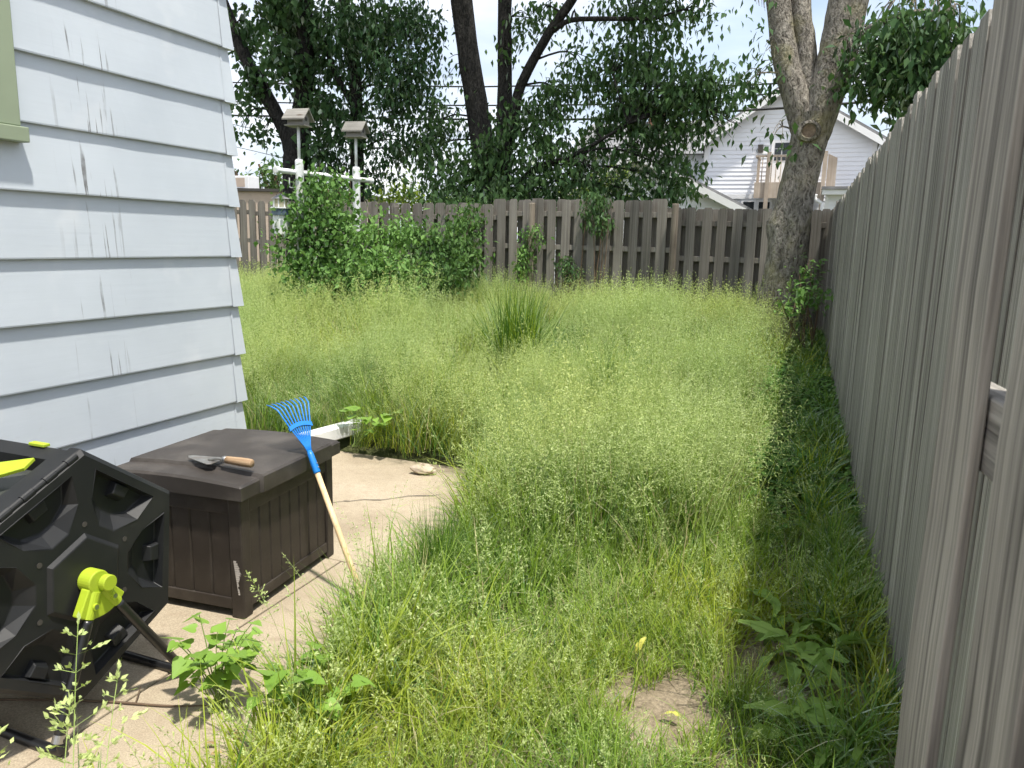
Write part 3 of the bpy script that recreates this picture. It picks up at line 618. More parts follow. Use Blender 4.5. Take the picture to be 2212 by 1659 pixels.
bl = pxblobs([(952,262,14,45,38),(935,322,13.8,55,40),(985,380,13.6,85,55),(1062,335,13.6,65,58),(1000,440,13.4,115,38),(1085,425,13.5,85,48),(1045,255,14.2,28,50,.7),(1150,262,13.7,60,58),(1190,335,13.6,85,75),(1140,425,13.4,100,48),(1235,432,13.5,85,48),(1195,205,14,55,48),(1262,155,13.8,55,45,.9),(1330,135,13.8,65,48),(1405,110,13.8,65,48),(1445,170,13.5,85,58),(1505,185,13.6,65,55),(1530,228,13.6,36,40),(1572,195,13.6,32,38),(1590,268,13.4,12,26,.5),(1465,265,13.5,72,52),(1400,232,13.6,75,58),(1340,232,13.8,65,58,.8),(1305,302,13.8,60,55,.55),(1385,325,13.7,60,48,.7),(1440,360,13.5,46,48),(1472,390,13.5,34,32),(1405,420,13.5,58,38),(1330,402,13.6,65,40,.7),(1250,60,13.9,28,25,.5),(1405,38,13.8,58,36),(1455,8,13.8,58,28),(1370,8,14,75,28),(1512,40,13.6,20,38,.8),(1180,18,14,38,28,.8),(1140,38,14,45,30,.7),(985,150,14,14,30,.5),(1105,110,13.7,14,40,.5),(1290,375,13.3,35,30),(985,450,12.7,60,32),(1035,455,12.7,35,30),(930,470,12.8,40,25)], .14)
bl += [((-4.2, 13.0, 8.0), (2.8, 1.9, 1.2), 6500), ((-1.7, 13.0, 7.4), (1.6, 1.4, .9), 2600)]  # unseen leaf masses overhead, thickened and moved sunward to shade the hanging foliage
twigs(T, bl, paths, M['bark_dark']); crown('crown', bl, .14, M['tree_leaf2'], T)
# T4: the big trunk in front of the fence
T = thing('tree', (-.42, 11, .34), 'big grey barked tree forking into limbs at the fence corner', 'tree')
paths = [([(-.50, 11, .15), (-.46, 11, .8), (-.42, 11, 1.3), (-.37, 11, 2.1), (-.27, 11, 2.85), (-.20, 11, 3.3)], [.37, .29, .255, .235, .225, .25]),
         ([(-.30, 11, 2.95), (-.42, 11, 3.4), (-.62, 11, 3.95), (-.76, 11, 4.6), (-1.0, 11, 6), (-1.3, 11, 8)], [.15, .18, .16, .15, .13, .08]),
         ([(-.26, 11.05, 3.1), (-.33, 11.08, 3.6), (-.42, 11.1, 4.2), (-.52, 11.1, 4.75), (-.7, 11.2, 7)], [.12, .145, .135, .13, .08]),
         ([(-.20, 11, 3.0), (-.09, 11, 3.6), (.0, 11, 4.1), (.06, 11, 4.7), (.2, 11, 6), (.5, 11.2, 8)], [.18, .225, .235, .24, .19, .1]),
         ([(.0, 10.9, 4.0), (.4, 10.7, 4.25), (.9, 10.5, 4.3), (1.3, 10.4, 4.05)], [.06, .045, .03, .012])]
b = MB(); sp_, sr_ = smooth_path(*paths[0], 10); n = 36; rs = random.Random(4); ph = [rs.uniform(0, 6.28) for _ in range(6)]
vs = []
for i, (p, r_) in enumerate(zip(sp_, sr_)):
    for j in range(n):
        a = 2*PI*j/n; flare = max(0, 1-(p.z-.2)/.9); rr = r_*(1+.05*math.sin(3*a+ph[0]+p.z)+.03*math.sin(7*a+ph[1]+2*p.z)+.16*flare*flare*math.sin(5*a+ph[2])+rs.uniform(-.018, .018))
        bump = math.exp(-((p.z-1.9)/.16)**2)*.07*max(0, math.cos(a-PI*1.02))**3; vs.append((p.x+math.cos(a)*(rr+bump), p.y+math.sin(a)*(rr+bump), p.z))
b.add(vs, [(i*n+j, i*n+(j+1) % n, (i+1)*n+(j+1) % n, (i+1)*n+j) for i in range(len(sp_)-1) for j in range(n)]); b.build('trunk', M['bark'], T, smooth=True, loc=-T.location)
for pts, rad in paths[1:]:
    sp_, sr_ = smooth_path(pts, rad, 8); b = MB(); b.tube(sp_, sr_, 20 if rad[0] > .1 else 8, jit=.03, seed=5); b.build('limb', M['bark'], T, smooth=True, loc=-T.location)
kc = at(1747, 283, 10.765); b = MB(); n = 18       # healed branch scar
for r0, y0, r1, y1, mi in [(.155, .05, .135, -.035, 0), (.135, -.035, .10, -.045, 0), (.10, -.045, .085, -.012, 0), (.085, -.012, .0, .0, 1)]:
    vs = [(math.cos(2*PI*j/n)*r0, y0, math.sin(2*PI*j/n)*r0*.95) for j in range(n)]+[(math.cos(2*PI*j/n)*r1+.008, y1, math.sin(2*PI*j/n)*r1*.95) for j in range(n)]
    b.add(vs, [(j, (j+1) % n, n+(j+1) % n, n+j) for j in range(n)], mi)
b.build('branch_scar', [M['bark'], M['heartwood']], T, smooth=True, loc=kc-T.location)
bl = pxblobs([(1640,160,10.9,32,28),(1612,182,10.8,22,20,.8),(1672,292,10.6,26,22,.7),(1655,110,10.9,20,20,.6),(1640,12,10.8,18,12,.6)], .13)
bl += pxblobs([(2030,175,10.2,45,40),(1935,120,10.4,75,60,1.2),(2000,130,10.3,70,60,1.2),(2060,95,10.1,45,50),(1960,55,10.4,60,35),(1885,110,10.6,58,48),(1945,85,10.4,65,48),(2000,92,10.2,65,55),(2050,65,10.2,45,40),(1925,160,10.4,65,48),(1992,165,10.3,65,46),(1960,212,10.3,45,22),(1885,178,10.5,38,36),(1850,130,10.6,28,38,.8),(2040,130,10.2,40,40),(1900,50,10.8,30,30,.7),(1950,38,10.5,50,26),(2010,35,10.3,55,28),(2070,28,10.2,40,24)], .13)
bl += [((.9, 12.0, 7.0), (2.0, 1.6, 1.2), 900)]  # out-of-view crown top, set back so its shade misses the lawn
twigs(T, bl, paths, M['bark'], .014); crown('crown', bl, .13, M['tree_leaf2'], T)
# young tree over the right fence
T = thing('young_tree', (1.6, 6.5, .2), 'lighter green leafy branch showing over the right fence top', 'tree')
limbs(T, [([(1.9, 6.5, .2), (1.9, 6.5, 2.2), (1.75, 6.5, 3.4), (1.5, 6.5, 4.4)], [.08, .07, .05, .03])], M['bark_dark'], 8)
bl = [((1.60, 6.6, 4.0), (.5, .5, .32), 700), ((1.15, 6.7, 3.98), (.25, .3, .14), 160), ((1.9, 6.6, 4.3), (.6, .6, .3), 500)]
crown('crown', bl, .085, M['shrub_leaf'], T)
# yellow green shrubs and far trees
def shrub(name, label, cat, blobs, size, mat, base, group=None, stems=6, droop=-.5, wide=False, per=10, clump=.14, stemmat='twig', sr=.012):
    S_ = thing(name, base, label, cat, group)
    b = MB(); rs = random.Random(len(label))
    for k in range(stems):
        c, r, n = blobs[k % len(blobs)]; c = Vector(c)
        s0 = Vector(base)+Vector((rs.uniform(-.2, .2), rs.uniform(-.1, .1), 0)); e = c+Vector((rs.uniform(-.6, .6)*r[0], 0, .5*r[2]))
        p_, r_ = smooth_path([s0, (s0+e)*.5+Vector((rs.uniform(-.1, .1), 0, .1)), e], [sr, sr*.7, sr*.3], 4); b.tube(p_, r_, 5, cap=False)
    b.build('stem', M[stemmat], S_, loc=-S_.location); crown('foliage', blobs, size, mat, S_, droop=droop, wide=wide, per=per, clump=clump); return S_
shrub('shrub', 'yellow green shrub glowing behind the back fence left of the middle tree', 'shrub', pxblobs([(860,412,16.5,55,38),(900,430,16.5,50,30),(1000,432,16.5,70,26),(830,430,16.5,40,25),(1240,400,17,80,40,.7),(1330,380,17,60,40,.6)], .13, 3.0), .13, M['lime_leaf'], (-9.2, 16.5, .38), sr=.03)
shrub('far_tree', 'pale green round tree behind the tan building', 'tree', pxblobs([(575,372,44,38,34),(605,395,44,36,30),(560,405,44,30,20),(610,360,44,25,25)], .55, 3.2), .55, M['far_leaf'], (-33.5, 44, .38), sr=.25, clump=.5)
shrub('far_tree', 'far green tree showing just past the house corner', 'tree', pxblobs([(508,385,46,22,30),(498,365,46,20,20)], .55, 3.2), .55, M['far_leaf'], (-38.5, 46, .38), sr=.25, clump=.5)
shrub('far_tree', 'mid green tree filling the gap between the two white poles', 'tree', pxblobs([(715,390,30,50,30),(765,400,30,50,28),(690,415,30,45,25)], .35, 3.0), .35, M['far_leaf'], (-19.5, 30, .38), sr=.15, clump=.35)
# growth in the yard
shrub('climbing_vine', 'bright green climbing vine smothering the white pole frame', 'vine', pxblobs([(690,395,9.3,36,34,.9),(700,440,9.3,52,40),(675,500,9.2,62,45),(640,470,9.1,28,38,.9),(742,480,9.7,42,52),(700,560,9.2,75,42),(760,560,9.5,60,45),(650,560,9.0,35,35,.9),(690,600,9.0,70,35),(740,605,9.2,60,32),(735,400,9.6,22,26,.6),(655,420,9.2,14,40,.8),(690,360,9.3,14,16,.5),(620,440,9.1,16,22,.5),(600,500,9.0,18,30,.5),(625,530,9.0,25,40,.6)],  .078, 3.4), .078, M['shrub_leaf'], (-6.9, 9.4, .3), stems=14, droop=-.75, wide=True, per=8, clump=.14)
shrub('leafy_shrub', 'leafy light green shrub in front of the right hand white pole', 'shrub', pxblobs([(800,520,9.3,58,48),(845,500,9.6,55,40),(800,575,9.0,62,42),(860,570,9.1,50,40),(790,615,8.9,62,28),(850,605,9.0,55,28)], .095, 5.0), .095, M['shrub_leaf'], (-5.7, 9.2, .3), stems=12, droop=-.65, per=8, clump=.11)
shrub('weedy_shrub', 'darker green weedy shrub against the back fence beside the light green one', 'shrub', pxblobs([(905,520,10.6,55,48),(960,530,10.8,50,50),(1005,500,11.4,32,55),(930,575,10.3,75,34),(950,600,10.4,80,26),(1010,545,11.2,32,40),(1000,570,11.0,35,30),(1010,470,11.6,30,30)], .09, 5.5), .09, M['weed_leaf'], (-5.4, 10.8, .33), stems=14, droop=-.8, per=8, clump=.10)
shrub('fence_vine', 'dark vine hanging over the back fence top below the crown', 'vine', pxblobs([(1288,432,12.0,34,26),(1300,475,12.0,26,30,.9),(1275,460,12.0,18,30,.7)], .08, 4.2), .08, M['tree_leaf2'], (-3.4, 12.0, .38), stems=5, droop=-1.1, per=8, clump=.06)
shrub('post_vine', 'green vine climbing the brown fence post left of centre', 'vine', pxblobs([(1152,505,12.0,22,26),(1140,545,12.0,18,30,.9),(1128,575,11.9,20,25,.9)], .08, 4.2), .08, M['shrub_leaf'], (-4.55, 11.95, .38), stems=5, droop=-.9, per=8, clump=.06)
shrub('low_vine', 'small dark bush low against the back fence right of the post vine', 'shrub', pxblobs([(1225,578,11.9,24,22),(1215,560,12,14,14,.7)], .07, 4.2), .07, M['tree_leaf2'], (-3.85, 11.9, .38), stems=5, droop=-.8, per=8, clump=.05)
shrub('sapling', 'dark leafy sapling growing between the big trunk and the right fence', 'shrub', pxblobs([(1738,600,10.3,34,20),(1752,565,10.4,24,14,.5),(1720,640,9.9,36,26),(1762,630,10.0,24,30),(1690,655,9.6,22,16,.6)], .09, 3.6), .09, M['shrub_leaf'], (-.1, 10.1, .3), stems=8, droop=-.35, per=8, clump=.08)
# ================================================================ objects
# ---- white pole frame with birdhouses
p1v, p2v = Vector((-6.84, 9.2, 0)), Vector((-6.69, 10.4, 0))
PF = thing('pole_frame', (-6.77, 9.8, .3), 'white painted metal pole frame with crossbar standing in the shrubs', 'pole frame')
for q, zt in ((p1v, 2.65), (p2v, 2.66)):
    b = MB(); b.tube([q+Vector((0, 0, .2)), q+Vector((0, 0, zt-.03)), q+Vector((0, 0, zt))], [.058, .058, .046], 16)
    po = b.build('pole', M['white_paint'], PF, loc=-PF.location, smooth=False)
    b = MB(); b.tube([q+Vector((0, 0, zt-.02)), q+Vector((0, 0, 3.09))], .021, 10); b.build('upper_tube', M['white_paint'], po, smooth=True)
    b = MB(); hk = q+Vector((-.06, -.03, zt-.38)); b.tube(*smooth_path([hk+Vector((.02, 0, 0)), hk+Vector((-.08, 0, 0)), hk+Vector((-.09, 0, .05)), hk+Vector((-.09, 0, .13))], [.008]*4), n=6); b.build('hook', M['white_paint'], po)
dv = (p2v-p1v).normalized(); a, c = p1v-dv*.28+Vector((-.012, -.07, 2.475)), p2v+dv*.33+Vector((-.012, -.07, 2.475))
a.x -= .06; c.x += .06
b = MB(); b.tube([a, a+dv*.005, c-dv*.005, c], [.03, .036, .036, .03], 14); b.build('crossbar', M['white_paint'], PF, loc=-PF.location, smooth=True)
for e in (a, c):
    b = MB(); b.tube([e-dv*.035, e-dv*.03, e+dv*.03, e+dv*.035], [.035, .05, .05, .035], 14); b.build('end_cap', M['white_paint'], PF, loc=-PF.location)
def birdhouse(loc, label, sc, rz):
    B = thing('birdhouse', loc, label, 'birdhouse', 'birdhouses on the white poles', rz)
    w2, l2, h = .12*sc, .155*sc, .17*sc
    b = MB(); b.prism([(-l2, -w2, .016), (-l2, w2, .016), (-l2, w2, h), (-l2, 0, h+.12*sc), (-l2, -w2, h)], (2*l2, 0, 0)); wl = b.build('wall', M['grey_wood'], B)
    b = MB(); b.tube([(l2+.001, .0, h*.75), (l2+.004, 0, h*.75)], .028, 12); b.build('entrance', M['dark_trim'], wl)
    b = MB(); b.box(-l2-.03, l2+.03, -w2-.03, w2+.03, 0, .015); b.build('floor_board', M['grey_wood'], B)
    for s in (-1, 1):
        b = MB(); ov = .075*sc; k = (.12*sc)/w2
        b.prism([(-l2-.05, 0, h+.125*sc), (-l2-.05, s*(w2+ov), h-.005-ov*k+.005), (-l2-.05, s*(w2+ov), h+.015-ov*k+.005), (-l2-.05, 0, h+.145*sc)], (2*l2+.1, 0, 0)); b.build('roof_panel', M['grey_wood'], B)
    return B
birdhouse((p1v.x, p1v.y, 3.085), 'weathered wooden birdhouse on the taller left pole', .76, R(8))
birdhouse((p2v.x, p2v.y, 3.085), 'weathered wooden birdhouse on the right pole', .76, R(8))
# lighthouse-like feeder hanging from the crossbar
L = thing('lantern_birdhouse', (-7.02, 9.0, 1.62), 'small octagonal lighthouse shaped birdhouse hanging left of the pole', 'birdhouse')
def octa(b, r0, r1, z0, z1, m=0):
    b.add([(math.cos(PI/8+k*PI/4)*r0, math.sin(PI/8+k*PI/4)*r0, z0) for k in range(8)]+[(math.cos(PI/8+k*PI/4)*r1, math.sin(PI/8+k*PI/4)*r1, z1) for k in range(8)], [(k, (k+1) % 8, 8+(k+1) % 8, 8+k) for k in range(8)]+[tuple(range(8))[::-1], tuple(range(8, 16))], m)
b = MB(); octa(b, .125, .115, 0, .26); b.build('tower', M['white_paint'], L)
b = MB(); octa(b, .135, .13, .262, .35); b.build('band', M['navy'], L); b = MB(); octa(b, .145, .145, .352, .37); b.build('gallery', M['vinyl_trim'], L)
b = MB(); octa(b, .085, .085, .372, .48); b.build('lamp_room', M['cream'], L)
for k in range(8):
    b = MB(); a_ = PI/8+k*PI/4; b.tube([(math.cos(a_)*.10, math.sin(a_)*.10, .372), (math.cos(a_)*.10, math.sin(a_)*.10, .48)], .009, 5); b.build('mullion', M['vinyl_trim'], L)
b = MB(); octa(b, .135, .012, .482, .555); b.build('cap', M['shingle'], L)
b = MB(); b.tube([(0, 0, .55), (.09, .12, .84)], .003, 4); b.tube([(-.1, 0, .49), (.06, .1, .84)], .003, 4); b.build('cord', M['wire'], L)
# white stakes
for px, y0, y1, Y, lab in [(1017, 562, 600, 11.8, 'thin white stake against the back fence beside the shrub'), (1240, 598, 640, 9, None)]:
    if not lab: continue
    a, c = at(px, y0, Y), at(px-1, y1, Y); b = MB(); b.tube([Vector((c.x, c.y, .35)), a], .007, 6); tag(b.build('garden_stake', M['white_paint']), lab, 'stake')

# ---- brown storage box
BX = thing('storage_box', (-2.12, 2.40, .003), 'brown plastic garden storage box with grooved panels beside the house', 'storage box', rz=R(4.5))
BL, BD, BH = .74, .62, .545     # length (y), depth (-x), height
post = MB(); pw = .062
post.prism([(-pw/2, -pw/2, 0), (pw/2, -pw/2, 0), (pw/2, pw/2, 0), (-pw/2, pw/2, 0)], (0, 0, BH)); pm = post.mesh('corner_post', M['brown'])
for x in (-pw/2, -BD+pw/2):
    for y in (pw/2, BL-pw/2):
        o = piece('corner_post', pm, BX, (x, y, 0)); bb = o.modifiers.new('bevel', 'BEVEL'); bb.width = .006; bb.segments = 2
def slat(wd, h):
    b = MB(); d = .008
    b.add([(-wd/2, 0, 0), (-wd/2+.007, -d, 0), (wd/2-.007, -d, 0), (wd/2, 0, 0), (-wd/2, 0, h), (-wd/2+.007, -d, h), (wd/2-.007, -d, h), (wd/2, 0, h)], [(0, 1, 5, 4), (1, 2, 6, 5), (2, 3, 7, 6)]); return b.mesh('slat', M['brown'])
pl = BL-2*pw; nf = 8; sm = slat(pl/nf, BH-.16)
for k in range(nf): piece('slat', sm, BX, (-.018, pw+pl/nf*(k+.5), .075), (0, 0, PI/2))
pe = BD-2*pw; ne = 5; sm2 = slat(pe/ne, BH-.16)
for yy, rz in ((.018, 0), (BL-.018, PI)):
    for k in range(ne): piece('slat', sm2, BX, (-pw-pe/ne*(k+.5), yy, .075), (0, 0, rz))
b = MB(); b.box(-BD+.03, -.026, .026, BL-.026, .05, BH-.01); b.build('inner_shell', M['brown'], BX)
for z0, z1 in ((.035, .085), (BH-.09, BH-.002)):
    b = MB(); b.box(-.020, -.004, pw, BL-pw, z0, z1); b.box(-BD+pw, -pw, .004, .020, z0, z1); b.box(-BD+pw, -pw, BL-.020, BL-.004, z0, z1); b.build('rail', M['brown'], BX, bevel=.004)
lid = MB(); ns, nt = 16, 18; ov = .028
def lz(s, t):   # dome across the depth, end strips lower than the middle
    z = .052+.014*math.sin(PI*min(1, max(0, t)))
    if .17 < s < .88: z += .014
    return z
ss = [0, .012, .03, .10, .160, .172, .2, .4, .6, .8, .870, .882, .95, .97, .988, 1]; tt = [0, .012, .03, .07, .15, .3, .5, .7, .85, .93, .97, .988, 1]
vs = []
for s in ss:
    for t_ in tt:
        es = min(s, 1-s); et = min(t_, 1-t_); e = min(es*1.2, et); rnd = .0 if e > .014 else (.010 if e <= 0 else .001)
        front = .012 if (.165 < s < .877 and t_ < .02) else 0
        vs.append((ov+front-(BD+2*ov)*t_, -ov+(BL+2*ov)*s, lz(s, t_)-rnd))
n2 = len(tt)
fs = [(i*n2+j, i*n2+j+1, (i+1)*n2+j+1, (i+1)*n2+j) for i in range(len(ss)-1) for j in range(n2-1)]
edge = [i*n2 for i in range(len(ss))]+[(len(ss)-1)*n2+j for j in range(1, n2)]+[i*n2+n2-1 for i in range(len(ss)-2, -1, -1)]+[j for j in range(n2-2, 0, -1)]
o0 = len(vs); vs += [(vs[i][0], vs[i][1], -.012) for i in edge]; ne_ = len(edge)
fs += [(edge[k], edge[(k+1) % ne_], o0+(k+1) % ne_, o0+k) for k in range(ne_)]+[tuple(o0+k for k in range(ne_))]
lid.add(vs, fs); o = lid.build('lid', M['brown_lid'], BX, smooth=True, loc=(0, 0, BH)); 
mod = o.modifiers.new('split', 'EDGE_SPLIT'); mod.split_angle = R(28)
b = MB(); rs = random.Random(3)     # paint scrape on the near corner post
for k in range(16):
    z = .20-.0095*k+.05; w_ = .006+.020*math.exp(-((k-4)/4.5)**2); x0 = -.044+.0012*k
    b.add([(x0, -.0008, z), (x0+w_+rs.uniform(-.006, .006), -.0008, z), (x0+w_+rs.uniform(-.004, .004), -.0008, z+.008), (x0+.001, -.0008, z+.0085)], [(0, 1, 2, 3)])
b.build('scrape_mark', pbr('scraped_plastic', (.50, .46, .42), .8), BX)

# ---- trowel lying on the lid
TR = thing('trowel', (-2.30, 2.492, .652), 'rusty pointed trowel with worn wooden handle lying on the storage box', 'trowel', rz=R(4))
b = MB(); zb = -.008
out_ = [(-.185, .028), (-.165, .042), (-.03, .058), (-.012, .05), (-.012, -.038), (-.03, -.048), (-.165, .006)]
b.prism([(x, y, zb) for x, y in out_], (0, 0, .003)); b.build('blade', M['blade_steel'], TR, bevel=.0008)
b = MB(); b.tube(*smooth_path([(-.06, .005, zb+.003), (-.02, .002, zb+.014), (.0, 0, .008), (.03, -.002, .008)], [.006, .007, .007, .007]), n=8); b.build('tang', M['blade_steel'], TR, smooth=True)
b = MB(); b.tube([(.018, 0, .008), (.022, 0, .008), (.034, 0, .008), (.036, 0, .008)], [.014, .0155, .0155, .014], 14); b.build('ferrule', M['steel'], TR, smooth=True)
hp = [(.034, 0, .008), (.036, 0, .008), (.06, -.002, .008), (.10, -.004, .008), (.14, -.006, .008), (.165, -.008, .008), (.170, -.008, .008)]
b = MB(); b.tube(hp, [.012, .0155, .0165, .0185, .019, .018, .014], 16); b.build('handle', M['old_handle'], TR, smooth=True)

# ---- blue rake leaning on the box
u = Vector((-.335, .10, .60)).normalized(); nn = Vector((-.75, .45, -.55)); nn = (nn-u*nn.dot(u)).normalized(); wv = nn.cross(u)
foot = Vector((-1.745, 2.735, .004)); RK = thing('rake', foot, 'blue shrub rake with pale wooden handle leaning on the storage box', 'rake')
def rp(a_, b_=0, c_=0): return u*a_+wv*b_+nn*c_
LH = .655
b = MB(); b.tube([rp(0), rp(.004), rp(LH*.5), rp(LH)], [.011, .013, .0135, .0125], 14); b.build('handle', M['handle'], RK, smooth=True)
b = MB(); b.tube([rp(LH-.035), rp(LH-.03), rp(LH+.055), rp(LH+.075)], [.0155, .0165, .0145, .010], 14); fe = b.build('ferrule', M['blue'], RK, smooth=True)
for k in (0, .02):
    b = MB(); b.tube([rp(LH-.012+k, .008, -.014), rp(LH-.012+k, .008, -.018)], .003, 6); b.build('rivet', M['steel'], fe)
NT = 9
for k in range(NT):
    s = (k-(NT-1)/2)/((NT-1)/2); b = MB()
    pts = [rp(LH+.06, s*.006), rp(LH+.10, s*.014), rp(LH+.20, s*.050), rp(LH+.285, s*.074), rp(LH+.300, s*.079, .004), rp(LH+.330, s*.088, .035), rp(LH+.345, s*.093, .06)]
    b.tube(pts, [.0035]*5+[.003, .0022], 7); b.build('tine', M['blue'], RK, smooth=True)
b = MB(); n = 10
for sgn in (-1, 1):
    vs = []
    for k in range(n+1):
        s = -1.08+2.16*k/n; cp_ = .012*(1-s*s)
        for da, dc in ((-.010, .005), (.010, .005), (.010, .0075), (-.010, .0075)): vs.append(rp(LH+.195+cp_+da, s*.052, sgn*dc))
    b.add(vs, [(k*4+j, k*4+(j+1) % 4, (k+1)*4+(j+1) % 4, (k+1)*4+j) for k in range(n) for j in range(4)]+[(0, 1, 2, 3), (n*4+3, n*4+2, n*4+1, n*4)])
b.build('brace', M['blue'], RK)

# ---- compost tumbler
TX, TY, TZ, TR_ = -2.10, 1.655, .505, .420
CT = thing('compost_tumbler', (-2.3, TY, .003), 'black hexagonal compost tumbler with lime green bracket on tube legs', 'compost tumbler')
oc = Vector((TX+2.3, 0, TZ-.003))
A0 = R(85)
def hx(r, k): a_ = A0+k*PI/3; return Vector((0, math.cos(a_)*r, math.sin(a_)*r))
cap = MB(); ap = TR_*math.cos(PI/6)
# end panel: six sunken pockets between star arms
def sec(k, aa, cc):   # apothem distance aa, along-edge offset cc, for the sector between vertex k and k+1
    am = A0+(k+.5)*PI/3; d = Vector((0, math.cos(am), math.sin(am))); e = Vector((0, -math.sin(am), math.cos(am))); return d*aa+e*cc
X = Vector((1, 0, 0)); rin = .150
for k in range(6):
    V0, V1, I0, I1 = hx(TR_-.018, k), hx(TR_-.018, k+1), hx(rin, k), hx(rin, k+1)
    pin0, pin1, po0, po1 = sec(k, .166, -.032), sec(k, .166, .032), sec(k, .322, -.138), sec(k, .322, .138)
    pm0, pm1 = sec(k, .228, -.104), sec(k, .228, .104)
    dpt = -.036
    f0 = [sec(k, .215, -.022), sec(k, .215, .022), sec(k, .240, .078), sec(k, .314, .122), sec(k, .314, -.122), sec(k, .240, -.078)]
    ring = [pin0, pin1, pm1, po1, po0, pm0]
    vs = [V0, V1, I0, I1]+ring+[p+X*dpt for p in f0]
    cap.add(vs, [(0, 1, 7, 8), (1, 3, 5, 6), (1, 6, 7), (3, 2, 4, 5), (2, 0, 9, 4), (0, 8, 9)] + [(4+j, 4+(j+1) % 6, 10+(j+1) % 6, 10+j) for j in range(6)] + [(10, 11, 12, 13, 14, 15)])
    # outer rim rolled back
    W0, W1 = hx(TR_, k)-X*.018, hx(TR_, k+1)-X*.018; U0, U1 = hx(TR_, k)-X*.06, hx(TR_, k+1)-X*.06
    cap.add([V0, V1, W1, W0, U0, U1], [(0, 1, 2, 3), (3, 2, 5, 4)])
    # hub hexagon step
    H0, H1 = hx(rin-.014, k)+X*.012, hx(rin-.014, k+1)+X*.012
    cap.add([I0, I1, H1, H0, Vector((.012, 0, 0))], [(0, 1, 2, 3), (3, 2, 4)])
    # ledge block in the pocket mouth
    q = [sec(k, .262, -.03), sec(k, .262, .03), sec(k, .316, .034), sec(k, .316, -.034)]; r4 = [sec(k, .276, -.026), sec(k, .276, .026), sec(k, .312, .03), sec(k, .312, -.03)]
    cap.add([v+X*dpt for v in q]+[v-X*.010 for v in r4], [(0, 1, 5, 4), (1, 2, 6, 5), (2, 3, 7, 6), (3, 0, 4, 7), (4, 5, 6, 7)])
cap.build('end_panel', M['black'], CT, loc=oc, bevel=.0025, seg=1)
b = MB(); b.tube([X*.0008, X*.002], .009, 12); bhm = b.mesh('bolt_hole', M['dark_trim'])
for k in range(6): piece('bolt_hole', bhm, CT, oc+hx(.178, k))
dr_ = MB(); L_ = .62
for k in range(6):
    a_, c_ = hx(TR_-.012, k), hx(TR_-.012, k+1)
    if k == 0:
        continue
    dr_.add([a_-X*.05, c_-X*.05, c_-X*L_, a_-X*L_], [(0, 1, 2, 3)])
dr_.add([hx(TR_-.012, k)-X*L_ for k in range(6)], [(0, 1, 2, 3, 4, 5)])
dr_.build('drum', M['black'], CT, loc=oc)
# side with the hatch (between vertex 0 and 1)
def sp_pt(s, d, h): return hx(TR_-.012, 0).lerp(hx(TR_-.012, 1), s)-X*d+sec(0, 1, 0)*h
b = MB()
def rect(s0, s1, d0, d1, h): return [sp_pt(s0, d0, h), sp_pt(s1, d0, h), sp_pt(s1, d1, h), sp_pt(s0, d1, h)]
o1, i1, f1 = rect(0, 1, .05, L_, 0), rect(.13, .90, .11, L_-.06, 0), rect(.17, .86, .135, L_-.085, -.045)
b.add(o1+i1, [(0, 1, 5, 4), (1, 2, 6, 5), (2, 3, 7, 6), (3, 0, 4, 7)]); b.add(i1+f1, [(0, 1, 5, 4), (1, 2, 6, 5), (2, 3, 7, 6), (3, 0, 4, 7)])
b.build('hatch_frame', M['black'], CT, loc=oc, bevel=.006)
b = MB(); b.add(f1, [(0, 1, 2, 3)]); b.build('hatch', M['hatch'], CT, loc=oc)
b = MB()
pts = [(.16, .14), (.28, .13), (.40, .19), (.56, .33), (.42, .42), (.27, .25)]
b.prism([sp_pt(s, d, .002) for s, d in pts], sec(0, 1, 0)*.012); hd = b.build('hatch_handle', M['lime'], CT, loc=oc, bevel=.002)
b = MB(); b.box(-.035, .035, -.012, .012, -.004, .006); b.build('latch_tab', M['lime'], CT, loc=oc+hx(TR_-.008, 0)-X*.20, bevel=.002)
for k in range(9):
    a_, c_ = hx(TR_-.006, 0).lerp(hx(TR_-.006, 1), .06+.1*k), hx(TR_-.006, 0).lerp(hx(TR_-.006, 1), .06+.1*k+.096)
    b = MB(); b.tube([a_-X*.012, c_-X*.012], .0105 if k % 2 else .0125, 12); b.build('hinge_knuckle', M['black'], CT, loc=oc, smooth=False)
# lime bracket
br = MB(); c0 = Vector((.03, 0, 0))
br.tube([Vector((.012, 0, .0)), Vector((.066, 0, 0))], [.038, .038], 28); n = 12
fan = [Vector((.03, .038, -.012))]+[Vector((.03, math.cos(R(-40-90*k/n))*.122, math.sin(R(-40-90*k/n))*.122+.004)) for k in range(n+1)]+[Vector((.03, -.038, -.012))]
br.prism(fan, (.034, 0, 0)); brk = br.build('bracket', M['lime'], CT, loc=oc, bevel=.004)
b = MB(); b.tube([Vector((.066, .018, -.006)), Vector((.092, .018, -.006))], .026, 24); b.build('axle_boss', M['lime'], brk, bevel=.003)
legd = [Vector((0, math.sin(R(34)), -math.cos(R(34)))), Vector((0, -math.sin(R(22)), -math.cos(R(22))))]
for d in legd:
    b = MB(); b.tube([X*.056+d*.030, X*.054+d*.116], .0195, 16); b.build('sleeve', M['lime'], brk)
    b = MB(); q = X*.073+d*.075; b.tube([q, q+X*.008], .011, 12); b.tube([q+X*.008, q+X*.0085], .008, 8, 1); b.build('bolt', [M['lime'], M['steel']], brk)
